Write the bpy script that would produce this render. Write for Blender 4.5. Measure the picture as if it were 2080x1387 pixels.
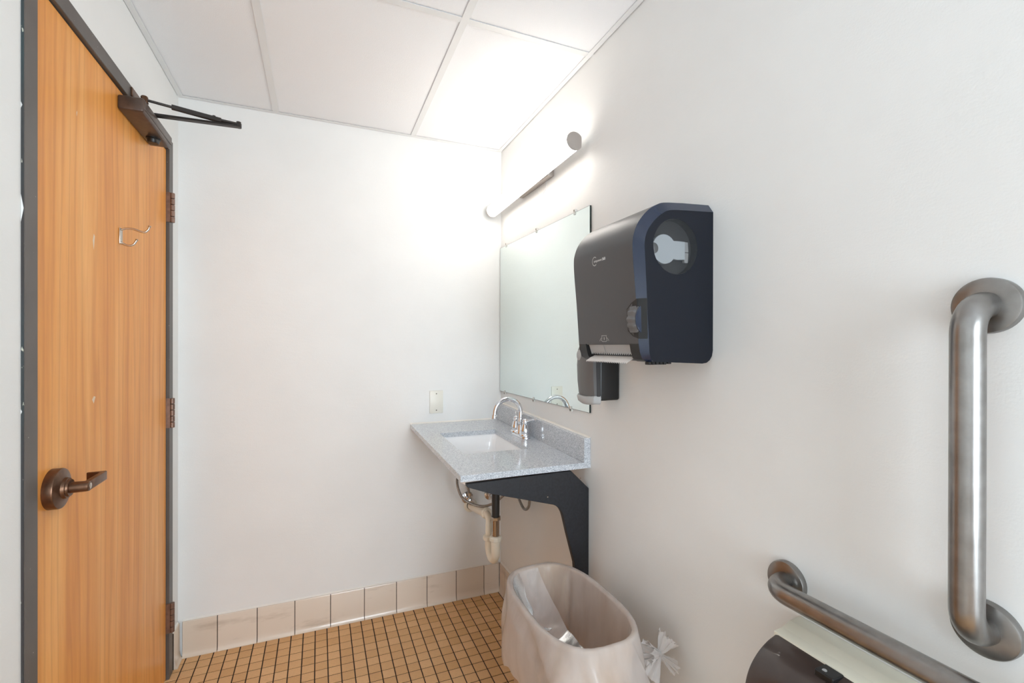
import bpy, bmesh, math, random
from mathutils import Vector, Matrix, noise

random.seed(7)
S = bpy.context.scene
COL = S.collection
for o in list(bpy.data.objects):
    bpy.data.objects.remove(o)

# ------------------------------------------------------------------ room size (metres)
L, R, D, H = -0.5487, 0.9041, 2.348, 1.313      # left wall, right wall, back wall, eye height
CEIL = 2.3537
REAR = -1.60

# ------------------------------------------------------------------ camera
FW = Vector((0.38031198, 0.92485632, -0.0018919))
RT = Vector((0.92485756, -0.38030839, 0.00200461))
UP = Vector((-0.00113447, 0.00251212, 0.9999962))
cam_d = bpy.data.cameras.new('camera')
cam = bpy.data.objects.new('camera', cam_d)
COL.objects.link(cam)
m = Matrix.Identity(4)
for i in range(3):
    m[i][0] = RT[i]; m[i][1] = UP[i]; m[i][2] = -FW[i]
m[2][3] = H
cam.matrix_world = m
FPX = 949.163
cam_d.sensor_width = 36.0
cam_d.lens = 36.0 * FPX / 2080.0
cam_d.shift_x = (1040 - 1039.017) / 2080.0
cam_d.shift_y = (704.118 - 693.5) / 2080.0
cam_d.clip_start = 0.02
S.camera = cam

# ------------------------------------------------------------------ world, exposure
W = bpy.data.worlds.new('world'); S.world = W
W.use_nodes = True
S.view_settings.view_transform = 'Standard'
S.view_settings.look = 'None'
S.view_settings.exposure = 0.0
S.view_settings.gamma = 1.0
S.view_settings.use_curve_mapping = False
BAR_LIGHT = 14.0        # emission of the vanity light's lens
SKY_LIGHT = 16.0         # overcast daylight outside the window behind the viewer

W.node_tree.nodes['Background'].inputs[0].default_value = (0.80, 0.91, 1.0, 1)
W.node_tree.nodes['Background'].inputs[1].default_value = SKY_LIGHT
# window opening in the rear wall; the portal only guides the sampling of the sky through it
WX0, WX1, WZ0, WZ1 = 0.0, 0.86, 0.40, 2.05
pl_d = bpy.data.lights.new('window_portal', 'AREA'); pl_d.shape = 'RECTANGLE'; pl_d.size = WX1 - WX0; pl_d.size_y = WZ1 - WZ0
pl_d.cycles.is_portal = True
pl_o = bpy.data.objects.new('window_portal', pl_d); COL.objects.link(pl_o)
pl_o.location = ((WX0 + WX1) / 2, REAR - 0.11, (WZ0 + WZ1) / 2); pl_o.rotation_euler = (math.radians(90), 0, 0)

# ================================================================== materials
def lin(r, g, b):
    f = lambda c: (c / 255.0 / 12.92) if c / 255.0 <= 0.04045 else ((c / 255.0 + 0.055) / 1.055) ** 2.4
    return (f(r), f(g), f(b), 1.0)

class NT:
    def __init__(s, name):
        s.m = bpy.data.materials.new(name); s.m.use_nodes = True
        s.t = s.m.node_tree; s.n = s.t.nodes; s.b = s.n['Principled BSDF']
    def add(s, typ, **kw):
        n = s.n.new(typ)
        for k, v in kw.items():
            if k in n.inputs: n.inputs[k].default_value = v
            else: setattr(n, k, v)
        return n
    def link(s, a, b): s.t.links.new(a, b)
    def set(s, **kw):
        for k, v in kw.items(): s.b.inputs[k.replace('_', ' ')].default_value = v
        return s

def coords(t, kind='Object', scale=(1, 1, 1)):
    tc = t.add('ShaderNodeTexCoord'); mp = t.add('ShaderNodeMapping')
    mp.inputs['Scale'].default_value = scale
    t.link(tc.outputs[kind], mp.inputs['Vector'])
    return mp.outputs['Vector']

def ramp(t, fac, stops):
    r = t.add('ShaderNodeValToRGB'); e = r.color_ramp.elements
    while len(e) < len(stops): e.new(0.5)
    for el, (p, c) in zip(e, stops): el.position = p; el.color = c
    t.link(fac, r.inputs['Fac']); return r.outputs['Color']

def mixc(t, fac, a, b, mode='MIX'):
    n = t.add('ShaderNodeMix'); n.data_type = 'RGBA'; n.blend_type = mode
    for s, v in ((0, fac), (6, a), (7, b)):
        if hasattr(v, 'links') or hasattr(v, 'is_linked'): t.link(v, n.inputs[s])
        else: n.inputs[s].default_value = v
    return n.outputs[2]

def bump(t, h, strength, dist=0.001):
    b = t.add('ShaderNodeBump'); b.inputs['Strength'].default_value = strength
    b.inputs['Distance'].default_value = dist
    t.link(h, b.inputs['Height']); t.link(b.outputs['Normal'], t.b.inputs['Normal'])

def nz(t, vec, scale, detail=2.0, rough=0.5):
    n = t.add('ShaderNodeTexNoise'); n.inputs['Scale'].default_value = scale
    n.inputs['Detail'].default_value = detail; n.inputs['Roughness'].default_value = rough
    t.link(vec, n.inputs['Vector']); return n.outputs['Fac']

def plain(name, col, rough=0.5, metal=0.0, coat=0.0, spec=0.5, noise_amt=0.0, nscale=60.0, bmp=0.0, bscale=300.0):
    t = NT(name); t.set(Roughness=rough, Metallic=metal, Coat_Weight=coat, Specular_IOR_Level=spec)
    t.b.inputs['Base Color'].default_value = col
    v = coords(t)
    if noise_amt:
        f = nz(t, v, nscale, 4)
        dark = tuple(c * (1 - noise_amt) for c in col[:3]) + (1,)
        lite = tuple(min(1, c * (1 + noise_amt)) for c in col[:3]) + (1,)
        t.link(ramp(t, f, [(0.3, dark), (0.7, lite)]), t.b.inputs['Base Color'])
    if bmp: bump(t, nz(t, v, bscale, 3), bmp, 0.001)
    return t.m

def wall_paint(name, col):
    t = NT(name); t.set(Roughness=0.5, Specular_IOR_Level=0.35)
    v = coords(t)
    f = nz(t, v, 3.0, 4)
    c2 = tuple(c * 0.965 for c in col[:3]) + (1,)
    t.link(ramp(t, f, [(0.35, c2), (0.65, col)]), t.b.inputs['Base Color'])
    a = nz(t, v, 260, 2); b = nz(t, coords(t, 'Object', (1, 1, 3)), 22, 3)
    ad = t.add('ShaderNodeMath', operation='MULTIPLY_ADD'); t.link(b, ad.inputs[0]); ad.inputs[1].default_value = 1.6; t.link(a, ad.inputs[2])
    bump(t, ad.outputs[0], 0.35, 0.0006)
    return t.m

M = {}
M['wall'] = wall_paint('wall_paint', lin(242, 242, 240))
M['ceiling'] = plain('ceiling_tile', lin(247, 248, 250), 0.9, spec=0.1, bmp=0.9, bscale=420)
M['grid'] = plain('grid_metal', lin(234, 235, 235), 0.45)
M['plenum'] = plain('plenum', lin(40, 40, 40), 0.9)

def door_wood():
    t = NT('oak_veneer'); t.set(Roughness=0.40, Coat_Weight=0.08, Coat_Roughness=0.25, Specular_IOR_Level=0.35)
    v1 = coords(t, 'Object', (1, 9, 0.55)); v2 = coords(t, 'Object', (1, 34, 2.6)); v3 = coords(t, 'Object', (1, 420, 14))
    a = nz(t, v1, 1.6, 4, 0.55)
    w = t.add('ShaderNodeTexWave', wave_type='BANDS', bands_direction='Y')
    w.inputs['Scale'].default_value = 1.3; w.inputs['Distortion'].default_value = 14.0; w.inputs['Detail'].default_value = 3
    w.inputs['Detail Scale'].default_value = 0.9
    t.link(coords(t, 'Object', (1, 5.5, 0.42)), w.inputs['Vector'])
    b = nz(t, v2, 1.0, 5, 0.6); c = nz(t, v3, 1.0, 3, 0.6)
    base = ramp(t, a, [(0.3, lin(225, 146, 64)), (0.5, lin(238, 163, 80)), (0.72, lin(249, 184, 106))])
    grain = ramp(t, w.outputs['Fac'], [(0.0, (0.80, 0.70, 0.60, 1)), (0.25, (1, 1, 1, 1)), (1, (1, 1, 1, 1))])
    fine = ramp(t, b, [(0.35, (0.92, 0.87, 0.80, 1)), (0.6, (1.04, 1.04, 1.04, 1))])
    pore = ramp(t, c, [(0.30, (0.80, 0.74, 0.66, 1)), (0.46, (1, 1, 1, 1))])
    x = mixc(t, 0.5, base, grain, 'MULTIPLY'); x = mixc(t, 0.6, x, fine, 'MULTIPLY'); x = mixc(t, 0.4, x, pore, 'MULTIPLY')
    t.link(x, t.b.inputs['Base Color'])
    bump(t, c, 0.12, 0.0005)
    return t.m
M['oak'] = door_wood()

def frame_metal():
    t = NT('frame_paint'); t.set(Roughness=0.42)
    v = coords(t)
    chip = nz(t, v, 170, 2)
    base = ramp(t, nz(t, v, 8, 3), [(0.3, lin(88, 82, 78)), (0.7, lin(98, 92, 88))])
    mask = ramp(t, chip, [(0.76, (0, 0, 0, 1)), (0.78, (1, 1, 1, 1))])
    t.link(mixc(t, mask, base, lin(190, 186, 176)), t.b.inputs['Base Color'])
    return t.m
M['frame'] = frame_metal()

def chipped_edge():
    t = NT('frame_return_paint'); t.set(Roughness=0.5)
    v = coords(t, 'Object', (1, 1, 0.35))
    base = ramp(t, nz(t, coords(t, 'Object', (1, 1, 0.2)), 9, 3), [(0.45, lin(58, 54, 54)), (0.70, lin(48, 70, 74))])
    mask = ramp(t, nz(t, v, 130, 3), [(0.66, (0, 0, 0, 1)), (0.69, (1, 1, 1, 1))])
    t.link(mixc(t, mask, base, lin(205, 205, 190)), t.b.inputs['Base Color'])
    return t.m
M['frame_edge'] = chipped_edge()
M['seal'] = plain('door_seal', lin(30, 27, 26), 0.7)
M['bronze'] = plain('aged_bronze', lin(112, 84, 66), 0.34, 0.85, noise_amt=0.28, nscale=45)
M['hinge'] = plain('hinge_bronze', lin(132, 108, 96), 0.4, 0.6, noise_amt=0.2, nscale=60)
M['closer'] = plain('closer_paint', lin(88, 74, 66), 0.30, 0.35, noise_amt=0.15, nscale=60)
M['arm'] = plain('closer_arm_paint', lin(60, 56, 54), 0.36, 0.5)
M['nickel'] = plain('satin_nickel', lin(200, 190, 178), 0.22, 1.0)
M['chrome'] = plain('chrome', lin(225, 226, 230), 0.05, 1.0)
M['putty'] = plain('putty_mark', lin(236, 214, 186), 0.6)

def brushed(name, axis):
    t = NT(name); t.set(Metallic=1.0, Roughness=0.3)
    sc = [260, 260, 260]; sc[axis] = 6
    f = nz(t, coords(t, 'Object', tuple(sc)), 1.0, 3)
    g = nz(t, coords(t), 30, 4)
    c = ramp(t, g, [(0.3, lin(140, 137, 134)), (0.7, lin(162, 160, 158))])
    t.link(c, t.b.inputs['Base Color'])
    mr = t.add('ShaderNodeMapRange'); t.link(f, mr.inputs[0]); mr.inputs[3].default_value = 0.24; mr.inputs[4].default_value = 0.40
    t.link(mr.outputs[0], t.b.inputs['Roughness'])
    bump(t, f, 0.08, 0.0004)
    return t.m
M['steel_y'] = brushed('brushed_steel_long', 1)
M['steel_z'] = brushed('brushed_steel_upright', 2)

def floor_tile():
    t = NT('brown_mosaic'); t.set(Roughness=0.42, Specular_IOR_Level=0.4)
    oi = t.add('ShaderNodeObjectInfo')
    v = coords(t)
    a = ramp(t, oi.outputs['Random'], [(0, lin(222, 172, 118)), (1, lin(236, 188, 136))])
    b = ramp(t, nz(t, v, 260, 3), [(0.3, (0.86, 0.86, 0.86, 1)), (0.7, (1.05, 1.05, 1.05, 1))])
    t.link(mixc(t, 1.0, a, b, 'MULTIPLY'), t.b.inputs['Base Color'])
    bump(t, nz(t, v, 400, 2), 0.15, 0.0004)
    return t.m
M['mosaic'] = floor_tile()
M['grout'] = plain('dark_grout', lin(58, 42, 30), 0.9, noise_amt=0.25, nscale=90)

def base_tile():
    t = NT('beige_cove_tile'); t.set(Roughness=0.22, Coat_Weight=0.2)
    oi = t.add('ShaderNodeObjectInfo')
    a = ramp(t, oi.outputs['Random'], [(0, lin(224, 208, 190)), (1, lin(233, 219, 203))])
    geo = t.add('ShaderNodeNewGeometry')
    mp = t.add('ShaderNodeMapping'); mp.inputs['Scale'].default_value = (5, 5, 22)
    t.link(geo.outputs['Position'], mp.inputs['Vector'])
    smear = ramp(t, nz(t, mp.outputs['Vector'], 1.0, 5, 0.6), [(0.56, (1, 1, 1, 1)), (0.74, (0.62, 0.56, 0.50, 1))])
    t.link(mixc(t, 0.55, a, smear, 'MULTIPLY'), t.b.inputs['Base Color'])
    return t.m
M['base_tile'] = base_tile()
M['caulk'] = plain('white_caulk', lin(238, 234, 226), 0.5)

def quartz():
    t = NT('grey_quartz'); t.set(Roughness=0.12, Specular_IOR_Level=0.6, Coat_Weight=0.35, Coat_Roughness=0.06)
    v = coords(t)
    vo = t.add('ShaderNodeTexVoronoi'); vo.inputs['Scale'].default_value = 520
    t.link(v, vo.inputs['Vector'])
    sep = t.add('ShaderNodeSeparateColor'); t.link(vo.outputs['Color'], sep.inputs[0])
    c = ramp(t, sep.outputs[0], [(0.0, lin(138, 145, 156)), (0.25, lin(184, 189, 196)), (0.7, lin(210, 214, 219)), (1.0, lin(232, 235, 239))])
    t.link(c, t.b.inputs['Base Color'])
    return t.m
M['quartz'] = quartz()
M['porcelain'] = plain('white_porcelain', lin(252, 252, 253), 0.08)
M['black_wood'] = plain('black_painted_plywood', lin(30, 31, 36), 0.5, noise_amt=0.3, nscale=130, bmp=0.2, bscale=200)
M['mirror'] = plain('mirror_silver', (0.80, 0.865, 0.845, 1), 0.0, 1.0)
M['mirror_edge'] = plain('mirror_edge', lin(38, 48, 46), 0.2)
def clear_clip():
    t = NT('clear_plastic'); t.set(Roughness=0.15, Transmission_Weight=0.25, IOR=1.45)
    t.b.inputs['Base Color'].default_value = (0.95, 0.93, 0.88, 1)
    return t.m
M['clip'] = clear_clip()
M['screw'] = plain('dull_screw', lin(120, 112, 100), 0.4, 0.9)
M['plate'] = plain('ivory_plate', lin(238, 235, 224), 0.35)

M['navy'] = plain('navy_black_plastic', lin(12, 17, 28), 0.38, coat=0.0, spec=0.32, bmp=0.12, bscale=500)
M['navy_gloss'] = plain('navy_bevel_plastic', lin(26, 38, 60), 0.20, coat=0.3)
M['smoke'] = plain('charcoal_cover', lin(84, 85, 87), 0.36, 0.25, bmp=0.06, bscale=600)
M['black'] = plain('black_plastic', lin(20, 20, 21), 0.35)
M['dark_grey'] = plain('dark_grey_plastic', lin(58, 58, 60), 0.4)
M['mid_grey'] = plain('mid_grey_plastic', lin(104, 103, 103), 0.4)
M['light_grey'] = plain('light_grey_plastic', lin(178, 178, 178), 0.4)
M['print'] = plain('silver_print', lin(214, 214, 214), 0.5)
M['paper'] = plain('white_paper', lin(240, 232, 226), 0.9, spec=0.1)
M['spool'] = plain('white_spool', lin(206, 212, 216), 0.5)
def smoked(name, col, alpha, rough=0.12):
    t = NT(name); t.set(Roughness=rough, Alpha=alpha)
    t.b.inputs['Base Color'].default_value = col
    return t.m
M['window'] = smoked('smoked_window', lin(70, 72, 74), 0.20)
M['smoke_brown'] = plain('smoked_brown_cover', lin(66, 54, 50), 0.28, coat=0.3, noise_amt=0.12, nscale=20)
M['cream'] = plain('cream_plastic', lin(238, 234, 216), 0.4)
def bin_plastic():
    t = NT('beige_bin_plastic'); t.set(Roughness=0.45); c = lin(240, 218, 190); t.b.inputs['Base Color'].default_value = c
    tr_ = t.add('ShaderNodeBsdfTranslucent'); tr_.inputs[0].default_value = c
    mx = t.add('ShaderNodeMixShader'); mx.inputs[0].default_value = 0.55
    t.link(t.b.outputs[0], mx.inputs[1]); t.link(tr_.outputs[0], mx.inputs[2]); t.link(mx.outputs[0], t.n['Material Output'].inputs['Surface'])
    return t.m
M['bin'] = bin_plastic()
M['pvc'] = plain('white_pvc', lin(248, 240, 222), 0.32)
M['pvc_nut'] = plain('white_pvc_nut', lin(244, 238, 222), 0.36)
M['black_pipe'] = plain('black_tailpiece', lin(36, 33, 31), 0.4)
M['brushed_pipe'] = plain('nickel_pipe', lin(170, 160, 148), 0.18, 1.0)
def braid():
    t = NT('braided_hose'); t.set(Roughness=0.35, Metallic=0.7)
    v = coords(t)
    f = nz(t, v, 700, 1)
    t.link(ramp(t, f, [(0.4, lin(110, 104, 98)), (0.6, lin(190, 186, 180))]), t.b.inputs['Base Color'])
    return t.m
M['hose'] = braid()

def film(name, t0, t1, bmp):
    t = NT(name); out = t.n['Material Output']
    col = (0.97, 0.95, 0.945, 1)
    dif = t.add('ShaderNodeBsdfDiffuse'); dif.inputs[0].default_value = col
    trl = t.add('ShaderNodeBsdfTranslucent'); trl.inputs[0].default_value = col
    trp = t.add('ShaderNodeBsdfTransparent'); trp.inputs[0].default_value = (1, 0.985, 0.975, 1)
    gl = t.add('ShaderNodeBsdfGlossy'); gl.inputs['Roughness'].default_value = 0.24
    a = t.add('ShaderNodeMixShader'); a.inputs[0].default_value = 0.5; t.link(dif.outputs[0], a.inputs[1]); t.link(trl.outputs[0], a.inputs[2])
    tc = t.add('ShaderNodeTexCoord'); mp = t.add('ShaderNodeMapping'); mp.inputs['Rotation'].default_value = (0.5, 0.5, 0.3); mp.inputs['Scale'].default_value = (1, 1, 0.28)
    t.link(tc.outputs['Object'], mp.inputs['Vector']); v = mp.outputs['Vector']
    f = nz(t, v, 11, 3, 0.5)
    mr = t.add('ShaderNodeMapRange'); t.link(f, mr.inputs[0]); mr.inputs[1].default_value = 0.32; mr.inputs[2].default_value = 0.68
    mr.inputs[3].default_value = t0; mr.inputs[4].default_value = t1
    lw = t.add('ShaderNodeLayerWeight'); lw.inputs['Blend'].default_value = 0.35
    iv = t.add('ShaderNodeMath', operation='SUBTRACT'); iv.inputs[0].default_value = 1.0; t.link(lw.outputs['Facing'], iv.inputs[1])
    ml = t.add('ShaderNodeMath', operation='MULTIPLY'); t.link(mr.outputs[0], ml.inputs[0]); t.link(iv.outputs[0], ml.inputs[1])
    b = t.add('ShaderNodeMixShader'); t.link(ml.outputs[0], b.inputs[0]); t.link(a.outputs[0], b.inputs[1]); t.link(trp.outputs[0], b.inputs[2])
    fr = t.add('ShaderNodeFresnel'); fr.inputs[0].default_value = 1.33
    c = t.add('ShaderNodeMixShader'); t.link(fr.outputs[0], c.inputs[0]); t.link(b.outputs[0], c.inputs[1]); t.link(gl.outputs[0], c.inputs[2])
    bp = t.add('ShaderNodeBump'); bp.inputs['Strength'].default_value = bmp; bp.inputs['Distance'].default_value = 0.004
    t.link(nz(t, v, 24, 3, 0.5), bp.inputs['Height'])
    for s in (dif, trl, gl, fr, lw): t.link(bp.outputs[0], s.inputs['Normal'])
    t.link(c.outputs[0], out.inputs['Surface'])
    return t.m
M['film_thick'] = film('bunched_liner_film', 0.20, 0.06, 0.25)
M['film_mid'] = film('folded_liner_film', 0.72, 0.42, 0.5)
M['film'] = film('translucent_liner_film', 0.70, 0.34, 0.6)

def emit(name, col, strength):
    t = NT(name)
    t.b.inputs['Base Color'].default_value = (0.9, 0.9, 0.9, 1)
    t.b.inputs['Emission Color'].default_value = col
    t.b.inputs['Emission Strength'].default_value = strength
    t.b.inputs['Roughness'].default_value = 0.4
    return t.m
M['bar_lens'] = emit('vanity_lens', (1.0, 0.94, 0.87, 1), BAR_LIGHT)
def pane():
    t = NT('window_glass'); out = t.n['Material Output']
    tr_ = t.add('ShaderNodeBsdfTransparent'); gl = t.add('ShaderNodeBsdfGlossy'); gl.inputs['Roughness'].default_value = 0.02
    fr_ = t.add('ShaderNodeFresnel'); fr_.inputs[0].default_value = 1.25
    mx = t.add('ShaderNodeMixShader'); t.link(fr_.outputs[0], mx.inputs[0]); t.link(tr_.outputs[0], mx.inputs[1]); t.link(gl.outputs[0], mx.inputs[2])
    t.link(mx.outputs[0], out.inputs['Surface']); return t.m
M['pane'] = pane()
M['cap'] = plain('satin_cap', lin(182, 174, 168), 0.35, 0.6)

# ================================================================== geometry helpers
ORG = {}
def tag(o, label, cat, group=None, kind=None):
    if label: o['label'] = label
    if cat: o['category'] = cat
    if group: o['group'] = group
    if kind: o['kind'] = kind
    return o

def thing(name, loc, label, cat, group=None, kind=None):
    o = bpy.data.objects.new(name, None); COL.objects.link(o)
    o.empty_display_size = 0.05
    o.location = loc; ORG[o.name] = Vector(loc)
    return tag(o, label, cat, group, kind)

def obj(name, bm, mat, parent=None, smooth=None, loc=None, label=None):
    """bm is in world coordinates; becomes one mesh object, origin at its parent's origin"""
    org = ORG[parent.name] if parent is not None else Vector(loc or (0, 0, 0))
    bmesh.ops.remove_doubles(bm, verts=bm.verts, dist=1e-6)
    bmesh.ops.recalc_face_normals(bm, faces=bm.faces)
    bmesh.ops.translate(bm, verts=bm.verts, vec=-org)
    me = bpy.data.meshes.new(name); bm.to_mesh(me); bm.free()
    mats = mat if isinstance(mat, (list, tuple)) else [mat]
    for mm in mats: me.materials.append(M[mm] if isinstance(mm, str) else mm)
    if smooth is not None:
        for p in me.polygons: p.use_smooth = True
        me.set_sharp_from_angle(angle=math.radians(smooth))
    o = bpy.data.objects.new(name, me); COL.objects.link(o)
    if parent is not None: o.parent = parent
    else: o.location = org
    ORG[o.name] = org
    if label: o['label'] = label
    return o

def B(): return bmesh.new()

def box(bm, lo, hi, bev=0.0, seg=2, mi=0):
    b = bmesh.new()
    bmesh.ops.create_cube(b, size=1.0)
    c = [(lo[i] + hi[i]) / 2 for i in range(3)]; s = [abs(hi[i] - lo[i]) for i in range(3)]
    for v in b.verts: v.co = Vector((c[0] + v.co.x * s[0], c[1] + v.co.y * s[1], c[2] + v.co.z * s[2]))
    if bev: bmesh.ops.bevel(b, geom=list(b.edges) + list(b.verts), offset=bev, segments=seg, profile=0.5, affect='EDGES')
    join(bm, b, mi); return bm

def join(bm, b, mi=0, mat=None):
    vm = {}
    for v in b.verts: vm[v] = bm.verts.new(mat @ v.co if mat else v.co)
    for f in b.faces:
        try:
            nf = bm.faces.new([vm[v] for v in f.verts]); nf.material_index = mi or f.material_index
        except ValueError: pass
    b.free()

def prism(bm, pts, ext, bev=0.0, mi=0, seg=2):
    """pts: world points of a planar polygon; ext: extrusion vector"""
    b = bmesh.new(); ext = Vector(ext)
    v0 = [b.verts.new(p) for p in pts]; v1 = [b.verts.new(Vector(p) + ext) for p in pts]
    b.faces.new(v0); b.faces.new(v1[::-1]); n = len(pts)
    for i in range(n): b.faces.new((v0[i], v1[i], v1[(i + 1) % n], v0[(i + 1) % n]))
    if bev:
        bmesh.ops.recalc_face_normals(b, faces=b.faces)
        bmesh.ops.bevel(b, geom=list(b.edges), offset=bev, segments=seg, profile=0.5, affect='EDGES')
    join(bm, b, mi); return bm

def frame_axes(d):
    d = Vector(d).normalized()
    a = Vector((0, 0, 1)) if abs(d.z) < 0.9 else Vector((1, 0, 0))
    u = d.cross(a).normalized(); return u, d.cross(u).normalized()

def smooth_path(pts, n=8):
    P = [Vector(p) for p in pts]; P = [P[0] * 2 - P[1]] + P + [P[-1] * 2 - P[-2]]; out = []
    for i in range(1, len(P) - 2):
        for k in range(n):
            t = k / n; a, b, c, d = P[i - 1], P[i], P[i + 1], P[i + 2]
            out.append(0.5 * (2 * b + (c - a) * t + (2 * a - 5 * b + 4 * c - d) * t * t + (3 * b - a - 3 * c + d) * t ** 3))
    out.append(P[-2]); return out

def tube(bm, pts, r, seg=16, caps=True, mi=0):
    P = [Vector(p) for p in pts]; n = len(P)
    rr = r if isinstance(r, (list, tuple)) else [r] * n
    T = [((P[min(i + 1, n - 1)] - P[max(i - 1, 0)])).normalized() for i in range(n)]
    u, _ = frame_axes(T[0]); rings = []
    for i in range(n):
        u = (u - T[i] * u.dot(T[i])).normalized(); w = T[i].cross(u)
        rings.append([bm.verts.new(P[i] + (u * math.cos(2 * math.pi * k / seg) + w * math.sin(2 * math.pi * k / seg)) * rr[i]) for k in range(seg)])
    for i in range(n - 1):
        for k in range(seg):
            f = bm.faces.new((rings[i][k], rings[i][(k + 1) % seg], rings[i + 1][(k + 1) % seg], rings[i + 1][k])); f.material_index = mi
    if caps:
        for rg in (rings[0][::-1], rings[-1]):
            f = bm.faces.new(rg); f.material_index = mi
    return bm

def lathe(bm, base, axis, prof, seg=32, mi=0):
    """prof: [(h along axis, radius)]"""
    d = Vector(axis).normalized(); u, w = frame_axes(d); base = Vector(base); rings = []
    for h, r in prof:
        c = base + d * h
        if r < 1e-6: rings.append([bm.verts.new(c)])
        else: rings.append([bm.verts.new(c + (u * math.cos(2 * math.pi * k / seg) + w * math.sin(2 * math.pi * k / seg)) * r) for k in range(seg)])
    for a, b in zip(rings, rings[1:]):
        for k in range(seg):
            k2 = (k + 1) % seg
            if len(a) == 1 and len(b) == 1: continue
            if len(a) == 1: q = (a[0], b[k2], b[k])
            elif len(b) == 1: q = (a[k], a[k2], b[0])
            else: q = (a[k], a[k2], b[k2], b[k])
            f = bm.faces.new(q); f.material_index = mi
    for rg in (rings[0], rings[-1]):
        if len(rg) > 2:
            f = bm.faces.new(rg); f.material_index = mi
    return bm

def loft(bm, rings, closed=True, cap0=False, cap1=False, mi=0):
    V = [[bm.verts.new(p) for p in r] for r in rings]; n = len(V[0])
    for a, b in zip(V, V[1:]):
        for k in range(n if closed else n - 1):
            f = bm.faces.new((a[k], a[(k + 1) % n], b[(k + 1) % n], b[k])); f.material_index = mi
    if cap0: bm.faces.new(V[0]).material_index = mi
    if cap1: bm.faces.new(V[-1][::-1]).material_index = mi
    return V

def rrect(cx, cy, hx, hy, r, z, seg=6):
    out = []
    for sx, sy, a0 in ((1, 1, 0), (-1, 1, 90), (-1, -1, 180), (1, -1, 270)):
        for k in range(seg + 1):
            a = math.radians(a0 + 90 * k / seg)
            out.append(Vector((cx + sx * (hx - r) + r * math.cos(a), cy + sy * (hy - r) + r * math.sin(a), z)))
    return out

def copyo(o, parent, loc):
    c = o.copy(); COL.objects.link(c); c.parent = parent; c.location = loc; return c

def project(p):
    v = Vector(p) - Vector((0, 0, H)); d = v.dot(FW)
    return (1039.017 + FPX * v.dot(RT) / d, 704.118 - FPX * v.dot(UP) / d) if d > 0.05 else (-9999, -9999)

# ================================================================== the setting
# ---- floor: grout bed with 2 inch mosaic tiles
bm = B(); box(bm, (L - 0.2, REAR - 0.1, -0.08), (R + 0.2, D + 0.2, -0.0025))
floor = obj('floor', bm, 'grout', None)
tag(floor, 'brown mosaic tile floor with dark grout lines', 'floor', kind='structure')
PIT = 0.0500; HT = 0.0228
def tile_bm(cx, cy):
    b = B(); r0 = HT; r1 = HT - 0.0012
    lo = [b.verts.new((cx + sx * r0, cy + sy * r0, -0.004)) for sx, sy in ((-1, -1), (1, -1), (1, 1), (-1, 1))]
    mid = [b.verts.new((cx + sx * r0, cy + sy * r0, -0.0010)) for sx, sy in ((-1, -1), (1, -1), (1, 1), (-1, 1))]
    top = [b.verts.new((cx + sx * r1, cy + sy * r1, 0.0)) for sx, sy in ((-1, -1), (1, -1), (1, 1), (-1, 1))]
    for a, c in ((lo, mid), (mid, top)):
        for k in range(4): b.faces.new((a[k], a[(k + 1) % 4], c[(k + 1) % 4], c[k]))
    b.faces.new(top); return b
tile0 = None; rest = B(); cand = []
x0 = -0.466 + PIT / 2; y0 = 2.293 + PIT / 2
ix = range(-2, 28); iy = range(0, 100)
for j in iy:
    for i in ix:
        cx, cy = x0 + i * PIT, y0 - j * PIT
        if cx > R + 0.02 or cx < L - 0.03 or cy < REAR: continue
        u, v = project((cx, cy, 0))
        vis = 330 < u < 1075 and v < 1400
        cand.append((vis, cy, cx))
vis = sorted([c for c in cand if c[0]], key=lambda c: c[1])[:298]
viss = set((c[1], c[2]) for c in vis)
for _, cy, cx in cand:
    if (cy, cx) in viss:
        dz = random.uniform(-0.0004, 0.0002)
        if tile0 is None:
            tile0 = obj('tile', tile_bm(0, 0), 'mosaic', floor); t = tile0; t.location = (cx, cy, dz)
        else: copyo(tile0, floor, (cx, cy, dz))
    else: join(rest, tile_bm(cx, cy))
o = obj('mosaic_tiles', rest, 'mosaic', floor); o['kind'] = 'stuff'

# ---- walls
bm = B(); box(bm, (L - 0.15, D, 0), (R + 0.15, D + 0.12, CEIL + 0.05))
tag(obj('wall_back', bm, 'wall'), 'off-white painted back wall between the door and the mirror', 'wall', kind='structure')
bm = B(); box(bm, (R, REAR - 0.1, 0), (R + 0.12, D, CEIL + 0.05))
tag(obj('wall_right', bm, 'wall'), 'off-white painted right wall carrying mirror, dispensers and grab bars', 'wall', kind='structure')
DY0, DY1, DZ = 1.2265, 2.2555, 2.126      # rough opening, filled by the frame
bm = B()
box(bm, (L - 0.12, REAR - 0.1, 0), (L, DY0 + 0.01, CEIL + 0.05))
box(bm, (L - 0.12, DY1 - 0.01, 0), (L, D, CEIL + 0.05))
box(bm, (L - 0.12, DY0 + 0.01, DZ - 0.01), (L, DY1 - 0.01, CEIL + 0.05))
tag(obj('wall_left', bm, 'wall'), 'off-white painted left wall around the wooden door', 'wall', kind='structure')
bm = B()
for lo, hi in (((L - 0.12, 0), (WX0, CEIL + 0.05)), ((WX1, 0), (R + 0.12, CEIL + 0.05)), ((WX0, 0), (WX1, WZ0)), ((WX0, WZ1), (WX1, CEIL + 0.05))):
    box(bm, (lo[0], REAR - 0.12, lo[1]), (hi[0], REAR, hi[1]))
tag(obj('wall_rear', bm, 'wall'), 'off-white painted wall behind the viewer', 'wall', kind='structure')

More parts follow.
